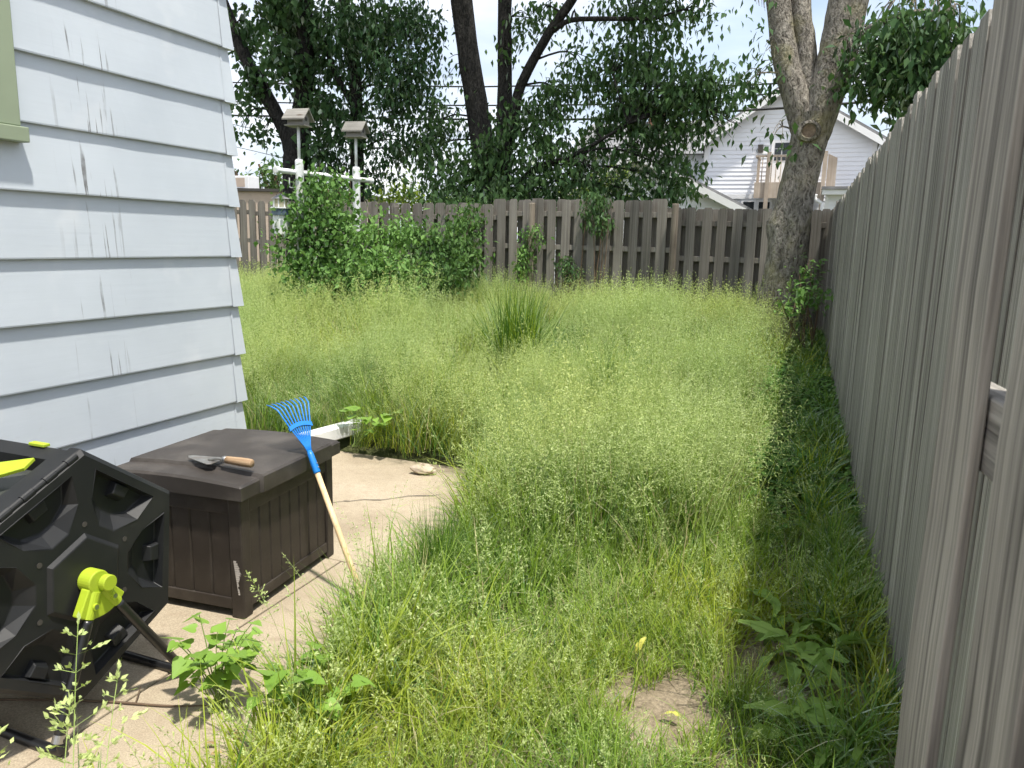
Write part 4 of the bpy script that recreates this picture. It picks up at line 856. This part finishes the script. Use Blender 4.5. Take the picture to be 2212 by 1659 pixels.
# legs and feet
zg = -TZ+.016
for i, d in enumerate(legd):
    tl = (-zg-.075)/(-d.z); k1 = X*.058+d*tl; side = 1 if i == 0 else -1
    if i == 0: pts = [X*.058+d*.12, X*.058+d*(tl*.5), k1, k1+Vector((-.01, .035, -.05)), k1+Vector((-.05, .045, -.075)), k1+Vector((-.35, .045, -.075)), k1+Vector((-.55, .045, -.075))]
    else: pts = [X*.058+d*.12, X*.058+d*(tl*.5), k1, k1+Vector((0, -.004, -.04)), k1+Vector((-.02, -.006, -.075)), k1+Vector((-.30, -.006, -.075)), k1+Vector((-.55, -.006, -.075))]
    sp2_, sr2_ = smooth_path(pts, [.0165]*len(pts), 5); b = MB(); b.tube(sp2_, sr2_, 14); b.build('leg', M['steel_black'], CT, loc=oc, smooth=True)
    b = MB(); b.tube([k1+d*.015, k1+d*.04], .0178, 14); b.build('collar', M['steel'], CT, loc=oc)

# ---- small things on the patio
rs = np.random.default_rng(5)
b = MB(); n = 10; vs = []
for i in range(7):
    ph_ = PI*i/6
    for j in range(n):
        a_ = 2*PI*j/n; r_ = 1+.22*math.sin(a_*2+i)+rs.uniform(-.12, .12); vs.append((.085*math.sin(ph_)*math.cos(a_)*r_, .05*math.sin(ph_)*math.sin(a_)*r_, .034+.036*math.cos(ph_)*(1+.25*math.sin(a_))))
b.add(vs, [(i*n+j, i*n+(j+1) % n, (i+1)*n+(j+1) % n, (i+1)*n+j) for i in range(6) for j in range(n)])
tag(b.build('stone', M['stone'], loc=(-2.42, 4.55, 0), rot=(0, 0, .4)), 'pale stone lying at the far edge of the patio', 'stone')
for k, (x, y, s, lab) in enumerate([(-1.58, 1.60, .35, 'small tan pebble beside the heart leaf plant'), (-1.98, 1.36, .22, 'tiny pale pebble on the slab under the tumbler')]):
    c = b.build('pebble', M['stone'], loc=(x, y, .004), rot=(0, 0, k*2)); c.scale = (s, s*1.2, s*.8); tag(c, lab, 'pebble')
b = MB(); p_, r_ = smooth_path([(-2.62, 1.55, .006), (-2.2, 1.72, .008), (-1.95, 1.80, .007), (-1.80, 1.86, .012)], [.004, .0045, .004, .002], 4); b.tube(p_, r_, 6); p_, r_ = smooth_path([(-2.05, 1.77, .008), (-2.10, 1.84, .02)], [.003, .0015], 3); b.tube(p_, r_, 5)
tag(b.build('dry_twig', M['twig'], smooth=True), 'thin dry twig on the slab below the tumbler leg', 'twig')
# white downspout extension
DS = thing('downspout', (-3.35, 4.75, .13), 'white plastic downspout pipe lying past the storage box', 'pipe')
b = MB(); dd = Vector((.08, .62, .02)); a_ = Vector((-.30, -.62, -.02))
prof = [(-.055, -.04), (-.045, -.05), (.045, -.05), (.055, -.04), (.055, .04), (.045, .05), (-.045, .05), (-.055, .04)]
axis = Vector((.25, 1.0, .03)).normalized(); sid = Vector((axis.y, -axis.x, 0)).normalized()
rings = []
for tt_ in (-.9, -.2, -.19, -.15, -.14, .55):
    k = 1.06 if -.195 < tt_ < -.145 else 1.0
    rings.append([axis*tt_+sid*(p*k)+Vector((0, 0, q*k)) for p, q in prof])
b.add([v for r_ in rings for v in r_], [(i*8+j, i*8+(j+1) % 8, (i+1)*8+(j+1) % 8, (i+1)*8+j) for i in range(5) for j in range(8)]+[tuple(range(8))[::-1], tuple(40+j for j in range(8))])
b.build('pipe', M['pvc'], DS)
b = MB(); b.box(-.09, .09, -.06, .0, -.125, -.052); b.build('support_block', M['concrete'], DS, loc=axis*-.1)

# ---- leafy weeds with separate leaves
def heart_mesh(name, mat):
    b = MB(); prof = [(0, .0), (.20, -.12), (.42, -.04), (.47, .18), (.36, .45), (.18, .75), (0, 1.05)]
    vs = [(x, y, .10*abs(x)-.10*y*y) for x, y in prof]+[(-x, y, .10*abs(x)-.10*y*y) for x, y in prof[1:-1]]; mid = [(0, .18, -.02), (0, .45, -.05), (0, .75, -.09)]
    L0 = len(vs); vs += mid
    fs = []
    for sgn in (0, 1):
        ix = [0, 1, 2, 3, 4, 5, 6] if sgn == 0 else [0, 7, 8, 9, 10, 11, 6]
        q = [(ix[0], ix[1], ix[2], L0), (L0, ix[2], ix[3]), (L0, ix[3], ix[4], L0+1), (L0+1, ix[4], ix[5], L0+2), (L0+2, ix[5], ix[6])]
        fs += [f if sgn == 0 else f[::-1] for f in q]
    b.add(vs, fs); return b.mesh(name, mat, smooth=True)
HEART = heart_mesh('leaf', M['vine_leaf'])
def heart_plant(name, label, cat, base, stems, size, seed, spread=.2, hgt=.3, nl=3, bias=(0, 0)):
    rs = random.Random(seed); Pn = thing(name, base, label, cat); st = MB()
    for k in range(stems):
        a_ = 2*PI*k/stems+rs.uniform(-.5, .5); rr = spread*rs.uniform(.3, 1); tip = Vector((math.cos(a_)*rr+bias[0]*rs.random(), math.sin(a_)*rr+bias[1]*rs.random(), hgt*rs.uniform(.45, 1)))
        s0 = Vector((rs.uniform(-.03, .03), rs.uniform(-.03, .03), 0)); mid = tip*.5+Vector((0, 0, .05)); p_, r_ = smooth_path([s0, mid, tip], [.0026, .002, .0014], 4); st.tube(p_, r_, 5, cap=False)
        for j in range(nl):
            q = tip if j == 0 else s0.lerp(tip, rs.uniform(.45, .95))+Vector((rs.uniform(-.03, .03), rs.uniform(-.03, .03), .02))
            piece('leaf', HEART, Pn, q, (rs.uniform(-.5, .35), rs.uniform(-.5, .5), a_-PI/2+rs.uniform(-1.1, 1.1)), size*rs.uniform(.6, 1.15))
    st.build('stem', M['stem'], Pn, smooth=True); return Pn
heart_plant('heart_leaf_plant', 'bright heart leaved weed growing from the patio joint by the tumbler leg', 'plant', (-1.78, 1.86, 0), 18, .062, 11, .16, .33, 4, (.03, .02))
heart_plant('heart_leaf_weed', 'heart leaved weed in the grass at the bottom edge of the patio', 'plant', (-1.42, 1.86, 0), 15, .070, 23, .20, .26, 3)
heart_plant('heart_leaf_vine', 'bright leafy vine trailing over the white downspout', 'vine', (-3.06, 4.72, .08), 12, .085, 31, .24, .28, 3, (.12, .22))
def wavy_leaf(name, mat, seed):
    rs = random.Random(seed); b = MB(); n = 16; vs = []; w0 = rs.uniform(.11, .15); ph = [rs.uniform(0, 6.28) for _ in range(4)]; bend = rs.uniform(-.3, .3)
    for i in range(n+1):
        t_ = i/n; arch = .34*t_-.75*t_*t_
        for s in (-1, -.66, -.33, -.06, 0, .06, .33, .66, 1):
            lob = 1+.16*math.sin(t_*19+ph[0]+(1.3 if s > 0 else 0))+.08*math.sin(t_*43+ph[1])
            w_ = w0*(.10+.90*math.sin(PI*min(1, t_*.9+.06))**.8)*(lob if abs(s) > .8 else 1)
            z = arch+.16*abs(s)**1.5*w_*3*.5+.030*math.sin(t_*15+ph[2]+(s > 0)*2)*s*s-(.012 if s == 0 else 0)+.007*math.sin(t_*60+abs(s)*5)*(0 if abs(s) < .1 else 1)
            vs.append((s*w_+bend*t_*t_, t_, z))
    b.add(vs, [(i*9+j, i*9+j+1, (i+1)*9+j+1, (i+1)*9+j) for i in range(n) for j in range(8)]); return b.mesh(name, mat, smooth=True)
DOCK = [wavy_leaf('leaf', M['dock_leaf'], k) for k in range(5)]
def rosette(name, label, base, n, size, seed):
    rs = random.Random(seed); Pn = thing(name, base, label, 'plant')
    for k in range(n):
        a_ = k*2.4+rs.uniform(-.4, .4); piece('leaf', DOCK[k % 5], Pn, (rs.uniform(-.11, .11), rs.uniform(-.12, .12), .02+.09*rs.random()), (rs.uniform(-.45, .9), rs.uniform(-.8, .8), a_+rs.uniform(-.8, .8)), size*rs.uniform(.7, 1.15))
    return Pn
rosette('broad_leaf_weed', 'large broad leaved weed rosette in the shade by the right fence', (.08, 2.88, .02), 32, .21, 3)
rosette('broad_leaf_weed', 'toothed low weed rosette at the foot of the gate', (.14, 2.48, .01), 20, .19, 9)
rosette('broad_leaf_weed', 'smaller broad leaved weed just behind the large rosette', (.04, 3.2, .01), 14, .18, 17)
def loose_leaf(lab, loc, rot, s, mat):
    o = bpy.data.objects.new('fallen_leaf', DOCK[0].copy()); o.data.materials[0] = mat; COL.objects.link(o); o.location = loc; o.rotation_euler = rot; o.scale = (s*1.3, s, s); tag(o, lab, 'leaf')
ym = leafmat('yellow_leaf', (.50, .48, .08), (.60, .56, .14), .3)
loose_leaf('pale yellow leaf standing up in the grass near the bare patch', (-.52, 2.72, .05), (1.2, .1, -.5), .07, ym)
loose_leaf('yellow green leaf lying on the bare soil patch', (-.30, 2.43, .02), (.1, .1, 1.3), .07, ym)
dm = leafmat('dry_leaf', (.30, .19, .09), (.46, .32, .17), .15)
for x, y, s, rz in [(-1.60, 1.74, .045, .3), (-1.64, 1.70, .035, 2.0), (-1.57, 1.69, .04, 4.1), (-1.62, 1.66, .03, 5.2)]:
    o = bpy.data.objects.new('dry_leaf', DOCK[0].copy()); o.data.materials[0] = dm; COL.objects.link(o); o.location = (x, y, .012); o.rotation_euler = (.5, .3, rz); o.scale = (s*1.8, s, s)
    tag(o, 'small dry curled leaf on the slab beside the heart leaf plant', 'leaf', 'dry leaves on the slab')
from mathutils import noise as nz
# ================================================================ grass
class GB:       # grass mesh builder: quads and triangles with material slots
    def __init__(s): s.v = []; s.f = []; s.m = []
    def blade(s, rs, base, h, w_, az, lean, curl, m=0, seg=4):
        o = len(s.v); p = Vector(base); d0 = Vector((math.cos(az), math.sin(az), 0)); sd_ = Vector((-d0.y, d0.x, 0)); a_ = lean; st = h/seg
        tw = rs.uniform(-.7, .7); sd_ = (sd_*math.cos(tw)+d0*math.sin(tw))
        for i in range(seg+1):
            ww = w_*(1-(i/seg)**1.6)*(.75+.25*min(1, i)); q = sd_*(ww*.5)
            if i < seg: s.v += [tuple(p-q), tuple(p+q)]
            else: s.v.append(tuple(p))
            p = p+(d0*math.sin(a_)+Vector((0, 0, 1))*math.cos(a_))*st; a_ += curl/seg
        for i in range(seg-1): s.f.append((o+2*i, o+2*i+1, o+2*i+3, o+2*i+2)); s.m.append(m)
        s.f.append((o+2*seg-2, o+2*seg-1, o+2*seg)); s.m.append(m)
    def spike(s, rs, p, d, ln, wd, m):
        d = d.normalized(); q = d.cross(Vector((rs.uniform(-1, 1), rs.uniform(-1, 1), rs.uniform(-1, 1)))).normalized()*wd*.5
        o = len(s.v); s.v += [tuple(p), tuple(p+d*ln*.45+q), tuple(p+d*ln), tuple(p+d*ln*.45-q)]; s.f.append((o, o+1, o+2, o+3)); s.m.append(m)
    def strand(s, a, b, w0, w1, m, sdv=None):
        d = (b-a); q = (sdv or d.orthogonal()).normalized(); o = len(s.v)
        s.v += [tuple(a-q*w0), tuple(a+q*w0), tuple(b+q*w1), tuple(b-q*w1)]; s.f.append((o, o+1, o+2, o+3)); s.m.append(m)
    def stalk(s, rs, base, h, az, lean, curl, ml=1, ms=2, ph=.36, sp=.007, br=.055, nodes=8, bm=4, wst=.0011):
        p = Vector(base); d0 = Vector((math.cos(az), math.sin(az), 0)); a_ = lean; n = 10; pts = []
        for i in range(n+1):
            pts.append(p.copy()); p = p+(d0*math.sin(a_)+Vector((0, 0, math.cos(a_))))*(h/n); a_ += curl/n*(.3+1.4*i/n)
        for i in range(n): s.strand(pts[i], pts[i+1], wst*(1-.6*i/n), wst*(1-.6*(i+1)/n), ml, Vector((-d0.y, d0.x, rs.uniform(-.2, .2))))
        def along(t):
            x = t*n; i = min(n-1, int(x)); return pts[i].lerp(pts[i+1], x-i), (pts[i+1]-pts[i]).normalized()
        for k in range(nodes):
            t = 1-ph+ph*k/nodes; q, up = along(t); L = br*(1-.75*k/nodes)*rs.uniform(.7, 1.2); m_ = max(2, int(bm*(1-.4*k/nodes)))
            for j in range(m_):
                a2 = rs.uniform(0, 6.28); o1 = up.orthogonal(); o2 = up.cross(o1); out = (o1*math.cos(a2)+o2*math.sin(a2)); dr = (out*rs.uniform(.7, 1.0)+up*rs.uniform(.35, .8)).normalized()
                e = q+dr*L*rs.uniform(.6, 1.1)-Vector((0, 0, L*.12)); s.strand(q, e, wst*.35, wst*.25, ml)
                for r_ in range(rs.randint(3, 5)):
                    pp = q.lerp(e, rs.uniform(.35, 1.0)); dd = (dr+Vector((rs.uniform(-.6, .6), rs.uniform(-.6, .6), rs.uniform(-.5, .4)))); s.spike(rs, pp, dd, sp*rs.uniform(.7, 1.2), sp*.42, ms)
        q, up = along(1.0)
        for r_ in range(4): s.spike(rs, q-up*.004*r_, up+Vector((rs.uniform(-.4, .4), rs.uniform(-.4, .4), 0)), sp, sp*.42, ms)
    def mesh(s, name, mats):
        me = bpy.data.meshes.new(name); me.from_pydata(s.v, [], s.f)
        for m_ in mats: me.materials.append(m_)
        me.polygons.foreach_set('material_index', s.m); me.update(); return me
GM = [M['blade'], M['seed_stem'], M['seed'], M['blade_dark'], M['blade_dry'], M['cover_leaf']]
def clump_set(nm, fn, k):
    c = bpy.data.collections.new(nm)
    for i in range(k):
        rs = random.Random(hash(nm) % 1000 if False else sum(map(ord, nm))*31+i); g_ = GB(); fn(g_, rs, i)
        c.objects.link(bpy.data.objects.new('%s_%02d' % (nm, i), g_.mesh(nm, GM)))
    return c, k
def disc(rs, r): a_ = rs.uniform(0, 6.28); q = r*math.sqrt(rs.random()); return (math.cos(a_)*q, math.sin(a_)*q, 0)
def f_lawn(g_, rs, i, r_=.20, n=150):
    for k in range(n): g_.blade(rs, disc(rs, r_), rs.uniform(.07, .22)*(1 if rs.random() < .8 else 1.4), rs.uniform(.0035, .0072), rs.uniform(0, 6.28), rs.uniform(.1, .9), rs.uniform(.3, 1.6), 4 if rs.random() < .10 else (3 if rs.random() < .15 else 0), 4)
    for k in range(int(n*.035*(i % 3))): g_.stalk(rs, disc(rs, r_), rs.uniform(.14, .26), rs.uniform(0, 6.28), rs.uniform(.1, .5), .4, sp=.0075, br=.028, nodes=5, bm=3)
def f_lawn_s(g_, rs, i): f_lawn(g_, rs, i, .07, 34)
def f_tall(g_, rs, i, r_=.30, n=190):
    az0 = rs.uniform(0, 6.28)
    for k in range(n): g_.blade(rs, disc(rs, r_), rs.uniform(.22, .55), rs.uniform(.0035, .0065), az0+rs.gauss(0, 1.4), abs(rs.gauss(.15, .25)), rs.uniform(.2, 1.7), 4 if rs.random() < .13 else (3 if rs.random() < .45 else 0), 5)  # many dark blades: their colour stands in for the shaded gaps between stems
def f_tall_s(g_, rs, i): f_tall(g_, rs, i, .08, 24)
def f_seed(g_, rs, i, r_=.30, n=30):
    for k in range(n): g_.stalk(rs, disc(rs, r_), rs.uniform(.40, .76), rs.uniform(0, 6.28), rs.uniform(.02, .30), rs.uniform(.1, .8), sp=.0074, br=rs.uniform(.05, .09), nodes=9, bm=4)
    for k in range(n): g_.blade(rs, disc(rs, r_), rs.uniform(.2, .42), rs.uniform(.003, .005), rs.uniform(0, 6.28), rs.uniform(.05, .5), rs.uniform(.3, 1.3), 0, 4)
def f_seed_far(g_, rs, i):
    for k in range(30): g_.stalk(rs, disc(rs, .30), rs.uniform(.40, .76), rs.uniform(0, 6.28), rs.uniform(.02, .30), rs.uniform(.1, .8), sp=.0105, br=rs.uniform(.05, .085), nodes=6, bm=3, wst=.0016)
def f_tall_far(g_, rs, i): 
    az0 = rs.uniform(0, 6.28)
    for k in range(80): g_.blade(rs, disc(rs, .3), rs.uniform(.25, .58), rs.uniform(.006, .011), az0+rs.gauss(0, 1.4), abs(rs.gauss(.15, .25)), rs.uniform(.2, 1.7), 4 if rs.random() < .13 else (3 if rs.random() < .3 else 0), 3)
def f_seed_s(g_, rs, i): f_seed(g_, rs, i, .08, 4)
def f_broad(g_, rs, i):
    az0 = rs.uniform(0, 6.28)
    for k in range(20): g_.blade(rs, disc(rs, .05), rs.uniform(.2, .42), rs.uniform(.006, .010), rs.uniform(0, 6.28), rs.uniform(.05, .45), rs.uniform(.5, 1.9), 3 if rs.random() < .5 else 0, 6)
def f_cover(g_, rs, i):
    for k in range(46):
        x, y, _ = disc(rs, .13); z = rs.uniform(.02, .12); r_ = rs.uniform(.010, .022); tx, ty = rs.uniform(-.5, .5), rs.uniform(-.5, .5); o = len(g_.v)
        g_.v += [(x+math.cos(j*PI/3)*r_, y+math.sin(j*PI/3)*r_, z+math.cos(j*PI/3)*r_*tx+math.sin(j*PI/3)*r_*ty) for j in range(6)]; g_.f.append(tuple(o+j for j in range(6))); g_.m.append(5)
        if k % 3 == 0: g_.strand(Vector((x*.6, y*.6, 0)), Vector((x, y, z)), .001, .001, 1)
SETS = {'seed_far': clump_set('seed_far', f_seed_far, 6), 'tall_far': clump_set('tall_far', f_tall_far, 6), 'lawn': clump_set('lawn_patch', f_lawn, 6), 'tall': clump_set('tall_patch', f_tall, 6), 'seed': clump_set('seed_patch', f_seed, 6), 'lawn_s': clump_set('lawn_tuft', f_lawn_s, 6), 'tall_s': clump_set('tall_tuft', f_tall_s, 6), 'seed_s': clump_set('seed_tuft', f_seed_s, 6), 'broad': clump_set('broad_tuft', f_broad, 5), 'cover': clump_set('cover_tuft', f_cover, 4)}
def instancer(name, label, cat, which, pts, scl):
    coll, k = SETS[which]; n = len(pts); me = bpy.data.meshes.new(name); me.vertices.add(n); me.vertices.foreach_set('co', np.asarray(pts, np.float32).ravel())
    rot = np.zeros((n, 3), np.float32); rot[:, 2] = RNG.random(n)*6.28; rot[:, :2] = RNG.normal(size=(n, 2))*.07
    # lodged grass leans the same way as its neighbours
    yw = rot[:, 2].copy(); tx = np.array([nz.noise((q[0]*.8, q[1]*.8, 3)) for q in pts])*.5; ty = np.array([nz.noise((q[0]*.8, q[1]*.8, 9)) for q in pts])*.5
    rot[:, 0] += tx; rot[:, 1] += ty
    for nm, ty, arr, key in (('rot', 'FLOAT_VECTOR', rot, 'vector'), ('scl', 'FLOAT_VECTOR', np.asarray(scl, np.float32), 'vector'), ('idx', 'INT', RNG.integers(0, k, n).astype(np.int32), 'value')):
        at_ = me.attributes.new(nm, ty, 'POINT'); at_.data.foreach_set(key, arr.ravel())
    o = bpy.data.objects.new(name, me); COL.objects.link(o)
    ng = bpy.data.node_groups.new(name, 'GeometryNodeTree'); ng.interface.new_socket('Geometry', in_out='INPUT', socket_type='NodeSocketGeometry'); ng.interface.new_socket('Geometry', in_out='OUTPUT', socket_type='NodeSocketGeometry')
    gi = ng.nodes.new('NodeGroupInput'); go = ng.nodes.new('NodeGroupOutput'); ip = ng.nodes.new('GeometryNodeInstanceOnPoints'); ci = ng.nodes.new('GeometryNodeCollectionInfo')
    ci.inputs['Collection'].default_value = coll; ci.inputs['Separate Children'].default_value = True; ci.inputs['Reset Children'].default_value = True
    def na(nm, ty):
        q = ng.nodes.new('GeometryNodeInputNamedAttribute'); q.data_type = ty; q.inputs['Name'].default_value = nm; return [s for s in q.outputs if s.enabled and s.name == 'Attribute'][0]
    L = ng.links.new
    L(gi.outputs[0], ip.inputs['Points']); L(ci.outputs[0], ip.inputs['Instance']); ip.inputs['Pick Instance'].default_value = True
    L(na('idx', 'INT'), ip.inputs['Instance Index']); L(na('rot', 'FLOAT_VECTOR'), ip.inputs['Rotation']); L(na('scl', 'FLOAT_VECTOR'), ip.inputs['Scale']); L(ip.outputs[0], go.inputs[0])
    mo = o.modifiers.new('scatter', 'NODES'); mo.node_group = ng
    tag(o, label, cat, kind='stuff'); return o
def edge(y): return float(np.interp(y, [0, 1.7, 2.3, 2.8, 3.5, 4.1, 4.78], [-1.32, -1.42, -1.55, -1.66, -1.58, -1.8, -2.1]))
def on_patio(x, y): return (y < 4.76 and x < edge(y)) or (x < -2.94 and y < 3.5)
def sst(v, a, b): t_ = min(1, max(0, (v-a)/(b-a))); return t_*t_*(3-2*t_)
def bare(x, y):
    d = min(((x+.36)/.24)**2+((y-2.47)/.26)**2, ((x-.02)/.13)**2+((y-3.75)/.35)**2, ((x+.1)/.12)**2+((y-2.95)/.25)**2, ((x-.1)/.2)**2+((y-2.85)/.25)**2)
    return .16+.84*sst(d+.35*math.sin(x*31)*math.cos(y*27), .5, 1.5)
def tallness(x, y):
    hole = sst(((x+2.9)/.75)**2+((y-7.35)/.7)**2, .4, 1.3)
    return hole*sst(y-(3.05+.45*(x+1.0))+.3*nz.noise((x*2, y*2, 1)), 0, .75)*sst(-x-.22-.012*y+.08*nz.noise((x*3, y*3, 4)), 0, .25)
def wave(x, y): return min(1, max(0, .5+.9*nz.noise((x*1.25, y*1.25, 7.7))))
def visible(x, y, z, m=.12):
    d = Vector((x, y, z-CAM_H)); f_ = d.dot(FWD)
    if f_ < .3: return False
    return abs(d.dot(RT)/f_*FL) < .5+m and -m < .375-d.dot(UP)/f_*FL < .75+m*1.2
def scatter(dens, x0, x1, y0, y1, fn, big=0, rng=RNG):
    n = int(dens*(x1-x0)*(y1-y0)); xs_ = rng.uniform(x0, x1, n); ys_ = rng.uniform(y0, y1, n); u_ = rng.random(n); P_, S_ = [], []
    for x, y, q in zip(xs_, ys_, u_):
        if on_patio(x, y) or x > fx(y)-.03 or y > 12.0: continue
        if big:
            inner = not any(on_patio(x+dx*big, y+dy*big) or x+dx*big > fx(y)-.02 or bare(x+dx*big, y+dy*big) < .7 for dx, dy in ((1, 0), (-1, 0), (0, 1), (0, -1)))
            if inner != (big > 0): continue
        r_ = fn(x, y)
        if not r_ or q > r_[0]: continue
        z = gz(x, y)-.015
        if not visible(x, y, z+.4, .25): continue
        P_.append((x, y, z)); s = r_[1]*rng.uniform(.8, 1.2); S_.append((s*r_[2], s*r_[2], s))
    return P_, S_
def mound(x, y): return sum(a_*math.exp(-((x-cx)/rx)**2-((y-cy)/ry)**2) for a_, cx, cy, rx, ry in ((.30, -.95, 3.95, .55, .5), (.22, -2.5, 5.5, .6, .5), (.14, -.7, 6.6, .6, .8), (.22, -4.2, 6.3, .9, .7), (.25, -5.6, 8.2, 1.0, .8), (-.28, -1.5, 5.1, .6, .45), (.2, -1.6, 9.6, 1.0, .7)))
def hump(x, y): return .84+mound(x, y)+.42*(wave(x, y)-.5)+.22*nz.noise((x*.9, y*.9, 2.2))+.12*nz.noise((x*3, y*3, 5))
def lawn_fn(x, y):
    t_ = tallness(x, y); d = bare(x, y)*(1 if x < -.25 else .75)
    if x > -.3 and y > 4.2: d *= .25
    return (d*(1-.6*t_)*(1 if y < 4.6 else 0), .75+.4*wave(x*2, y*2)+.8*sst(-x, .9, 1.5)+.35*sst(y, 2.6, 3.6), .85)
def tall_fn(x, y):
    t_ = tallness(x, y); return (t_*(.55+.45*wave(x+9, y)), hump(x, y)*(.7+.3*t_), 1.0)
def seed_fn(x, y):
    t_ = tallness(x, y); near = bare(x, y)*max(.30*sst(-x, .3, .6)*sst(y, 2.1, 2.9)*wave(x*2, y*2), .35*sst(-x, 1.15, 1.45)*sst(y, 1.9, 2.3))
    return (max(t_*min(1, .08+1.5*max(0, wave(x, y)-.18)), near), (hump(x, y)*(1.0+.12*wave(x*3, y)) if t_ > .3 else .45+.15*wave(x*3, y*3)), 1.0 if t_ > .3 else .85)
def broad_fn(x, y):
    k = bare(x, y)*sst(x, fx(y)-.42, fx(y)-.2)*(1 if y < 6.5 else .25)*(1 if y > 2.2 else .5)
    e = .18*sst(edge(y)+.28-x, 0, .1)*(1 if y < 3.3 else 0)
    g2 = .10*tallness(x, y)*sst(wave(x*.7+3, y*.7), .55, .8)
    return (max(k, e, g2), .9 if k > e else .8, 1.0)
def cover_fn(x, y): return (sst(x, -.35-.01*y, -.12)*sst(y, 4.0, 5.2)*.95, 1.0, 1.0)
for nm, lab, cat, jobs in [('lawn_grass', 'short tangled lawn grass in front', 'grass', [('lawn', (70, -1.8, .5, 1.0, 12, lawn_fn, .22)), ('lawn_s', (300, -2.2, .5, 1.0, 5.0, lawn_fn, -.22))]),
                           ('tall_grass', 'tall overgrown grass blades across the yard', 'grass', [('tall', (26, -7, .4, 2.4, 6.6, tall_fn, .32)), ('tall_far', (24, -11.5, .4, 6.6, 12.0, tall_fn, .32)), ('tall_s', (120, -11.5, .5, 2.4, 12, tall_fn, -.32))]),
                           ('seeding_grass', 'pale airy grass seed heads over the whole yard', 'grass', [('seed', (25, -7, .4, 1.6, 6.6, seed_fn, .32)), ('seed_far', (27, -11.5, .4, 6.6, 12.0, seed_fn, .32)), ('seed_s', (110, -11.5, .5, 1.6, 12, seed_fn, -.32))]),
                           ('fence_grass', 'long broad bladed grass along the right fence and patio edge', 'grass', [('broad', (130, -9, .5, 1.0, 11.5, broad_fn))]),
                           ('ground_cover', 'low round leaved creeping plants in the fence shade', 'ground cover', [('cover', (150, -.7, .5, 4.0, 11.8, cover_fn))])]:
    par = None
    for wh, args in jobs:
        P_, S_ = scatter(*args)
        o = instancer(nm if par is None else nm+'_tufts', lab if par is None else None, cat if par is None else None, wh, P_, S_)
        if par is None: par = o
        else: o.parent = par

# grass plants one can tell apart
def tussock(name, label, cat, base, n, h0, h1, wd, r_, seed, lean=.5, curl=.5, mats=(3, 0), seeds=0, group=None):
    rs = random.Random(seed); g_ = GB()
    for k in range(n): g_.blade(rs, disc(rs, r_), rs.uniform(h0, h1), rs.uniform(wd*.7, wd*1.2), rs.uniform(0, 6.28), abs(rs.gauss(0, lean)), rs.uniform(0, curl), mats[0] if rs.random() < .7 else mats[1], 6)
    T_ = thing(name, base, label, cat, group)
    me = g_.mesh('blades', GM); o = bpy.data.objects.new('blades', me); COL.objects.link(o); o.parent = T_; o['kind'] = 'stuff'
    if seeds:
        g2 = GB()
        for k in range(seeds): g2.stalk(rs, disc(rs, r_), rs.uniform(h1*.9, h1*1.3), rs.uniform(0, 6.28), abs(rs.gauss(0, lean*.6)), .4, sp=.008, br=.03, nodes=7, bm=3)
        o = bpy.data.objects.new('seed_heads', g2.mesh('seed_heads', GM)); COL.objects.link(o); o.parent = T_; o['kind'] = 'stuff'
    return T_
tussock('ornamental_grass', 'big dark green fountain of stiff grass in the middle of the yard', 'grass clump', (-2.96, 7.75, .19), 620, .65, 1.22, .010, .22, 1, .50, .40)
tussock('ornamental_grass', 'smaller dark grass clump in front of the bright lawn right of centre', 'grass clump', (-1.55, 6.1, .13), 150, .55, .85, .009, .2, 2, .38, .6, seeds=6)
tussock('grass_tuft', 'dark dense grass tuft at the patio edge by the rake foot', 'grass clump', (-1.50, 2.95, 0), 300, .26, .50, .0042, .09, 3, .26, .3)
tussock('grass_tuft', 'spiky grass tuft leaning over the patio below the rake', 'grass clump', (-1.62, 2.66, 0), 60, .2, .46, .004, .09, 4, .5, .4, (0, 3), 10)
tussock('grass_tuft', 'loose grass tuft spreading onto the slab in front of the rake tuft', 'grass clump', (-1.58, 2.42, 0), 90, .15, .40, .004, .10, 5, .6, .5, (0, 3), 9)
tussock('grass_tuft', 'arching broad grass blades at the bottom edge of the patio', 'grass clump', (-1.30, 1.28, 0), 26, .35, .62, .010, .12, 6, .35, 1.8, (0, 3))
tussock('grass_tuft', 'few bent grass blades sprouting below the tumbler foot', 'grass clump', (-1.66, 1.24, 0), 12, .25, .45, .009, .10, 8, .3, 2.0, (0, 3))
for k, (root, az, h, lean, curl, lab, big) in enumerate([
        ((-1.15, .80, 0), R(128), .88, .22, .35, 'tall grass seed stalk rising in front of the tumbler leg', 1),
        ((-1.15, .76, 0), R(125), .74, .22, .45, 'lower dense grass seed stalk beside the tumbler foot', 1.15),
        ((-1.22, .70, 0), R(140), .88, .22, .4, 'grass seed stalk at the extreme left edge before the tumbler', 1.1),
        ((-1.27, .66, 0), R(150), .76, .26, .5, 'short grass seed stalk in the bottom left corner', 1.0),
        ((-1.10, .78, 0), R(120), .80, .26, .5, 'leaning grass seed stalk between the two tall ones by the tumbler', 1.0),
        ((-1.36, 1.80, 0), R(-100), .72, .16, .45, 'single slender grass seed stalk in front of the storage box corner', .75)]):
    rs = random.Random(50+k); g_ = GB(); g_.stalk(rs, (0, 0, 0), h, az, lean, curl, ph=.42 if k < 5 else .25, sp=(.017 if k < 5 else .012)*big, br=.10*big if k < 5 else .035, nodes=11, bm=5, wst=.0017)
    o = bpy.data.objects.new('grass_stalk', g_.mesh('grass_stalk', GM)); COL.objects.link(o); o.location = root; tag(o, lab, 'grass stalk', 'grass seed stalks near the camera')
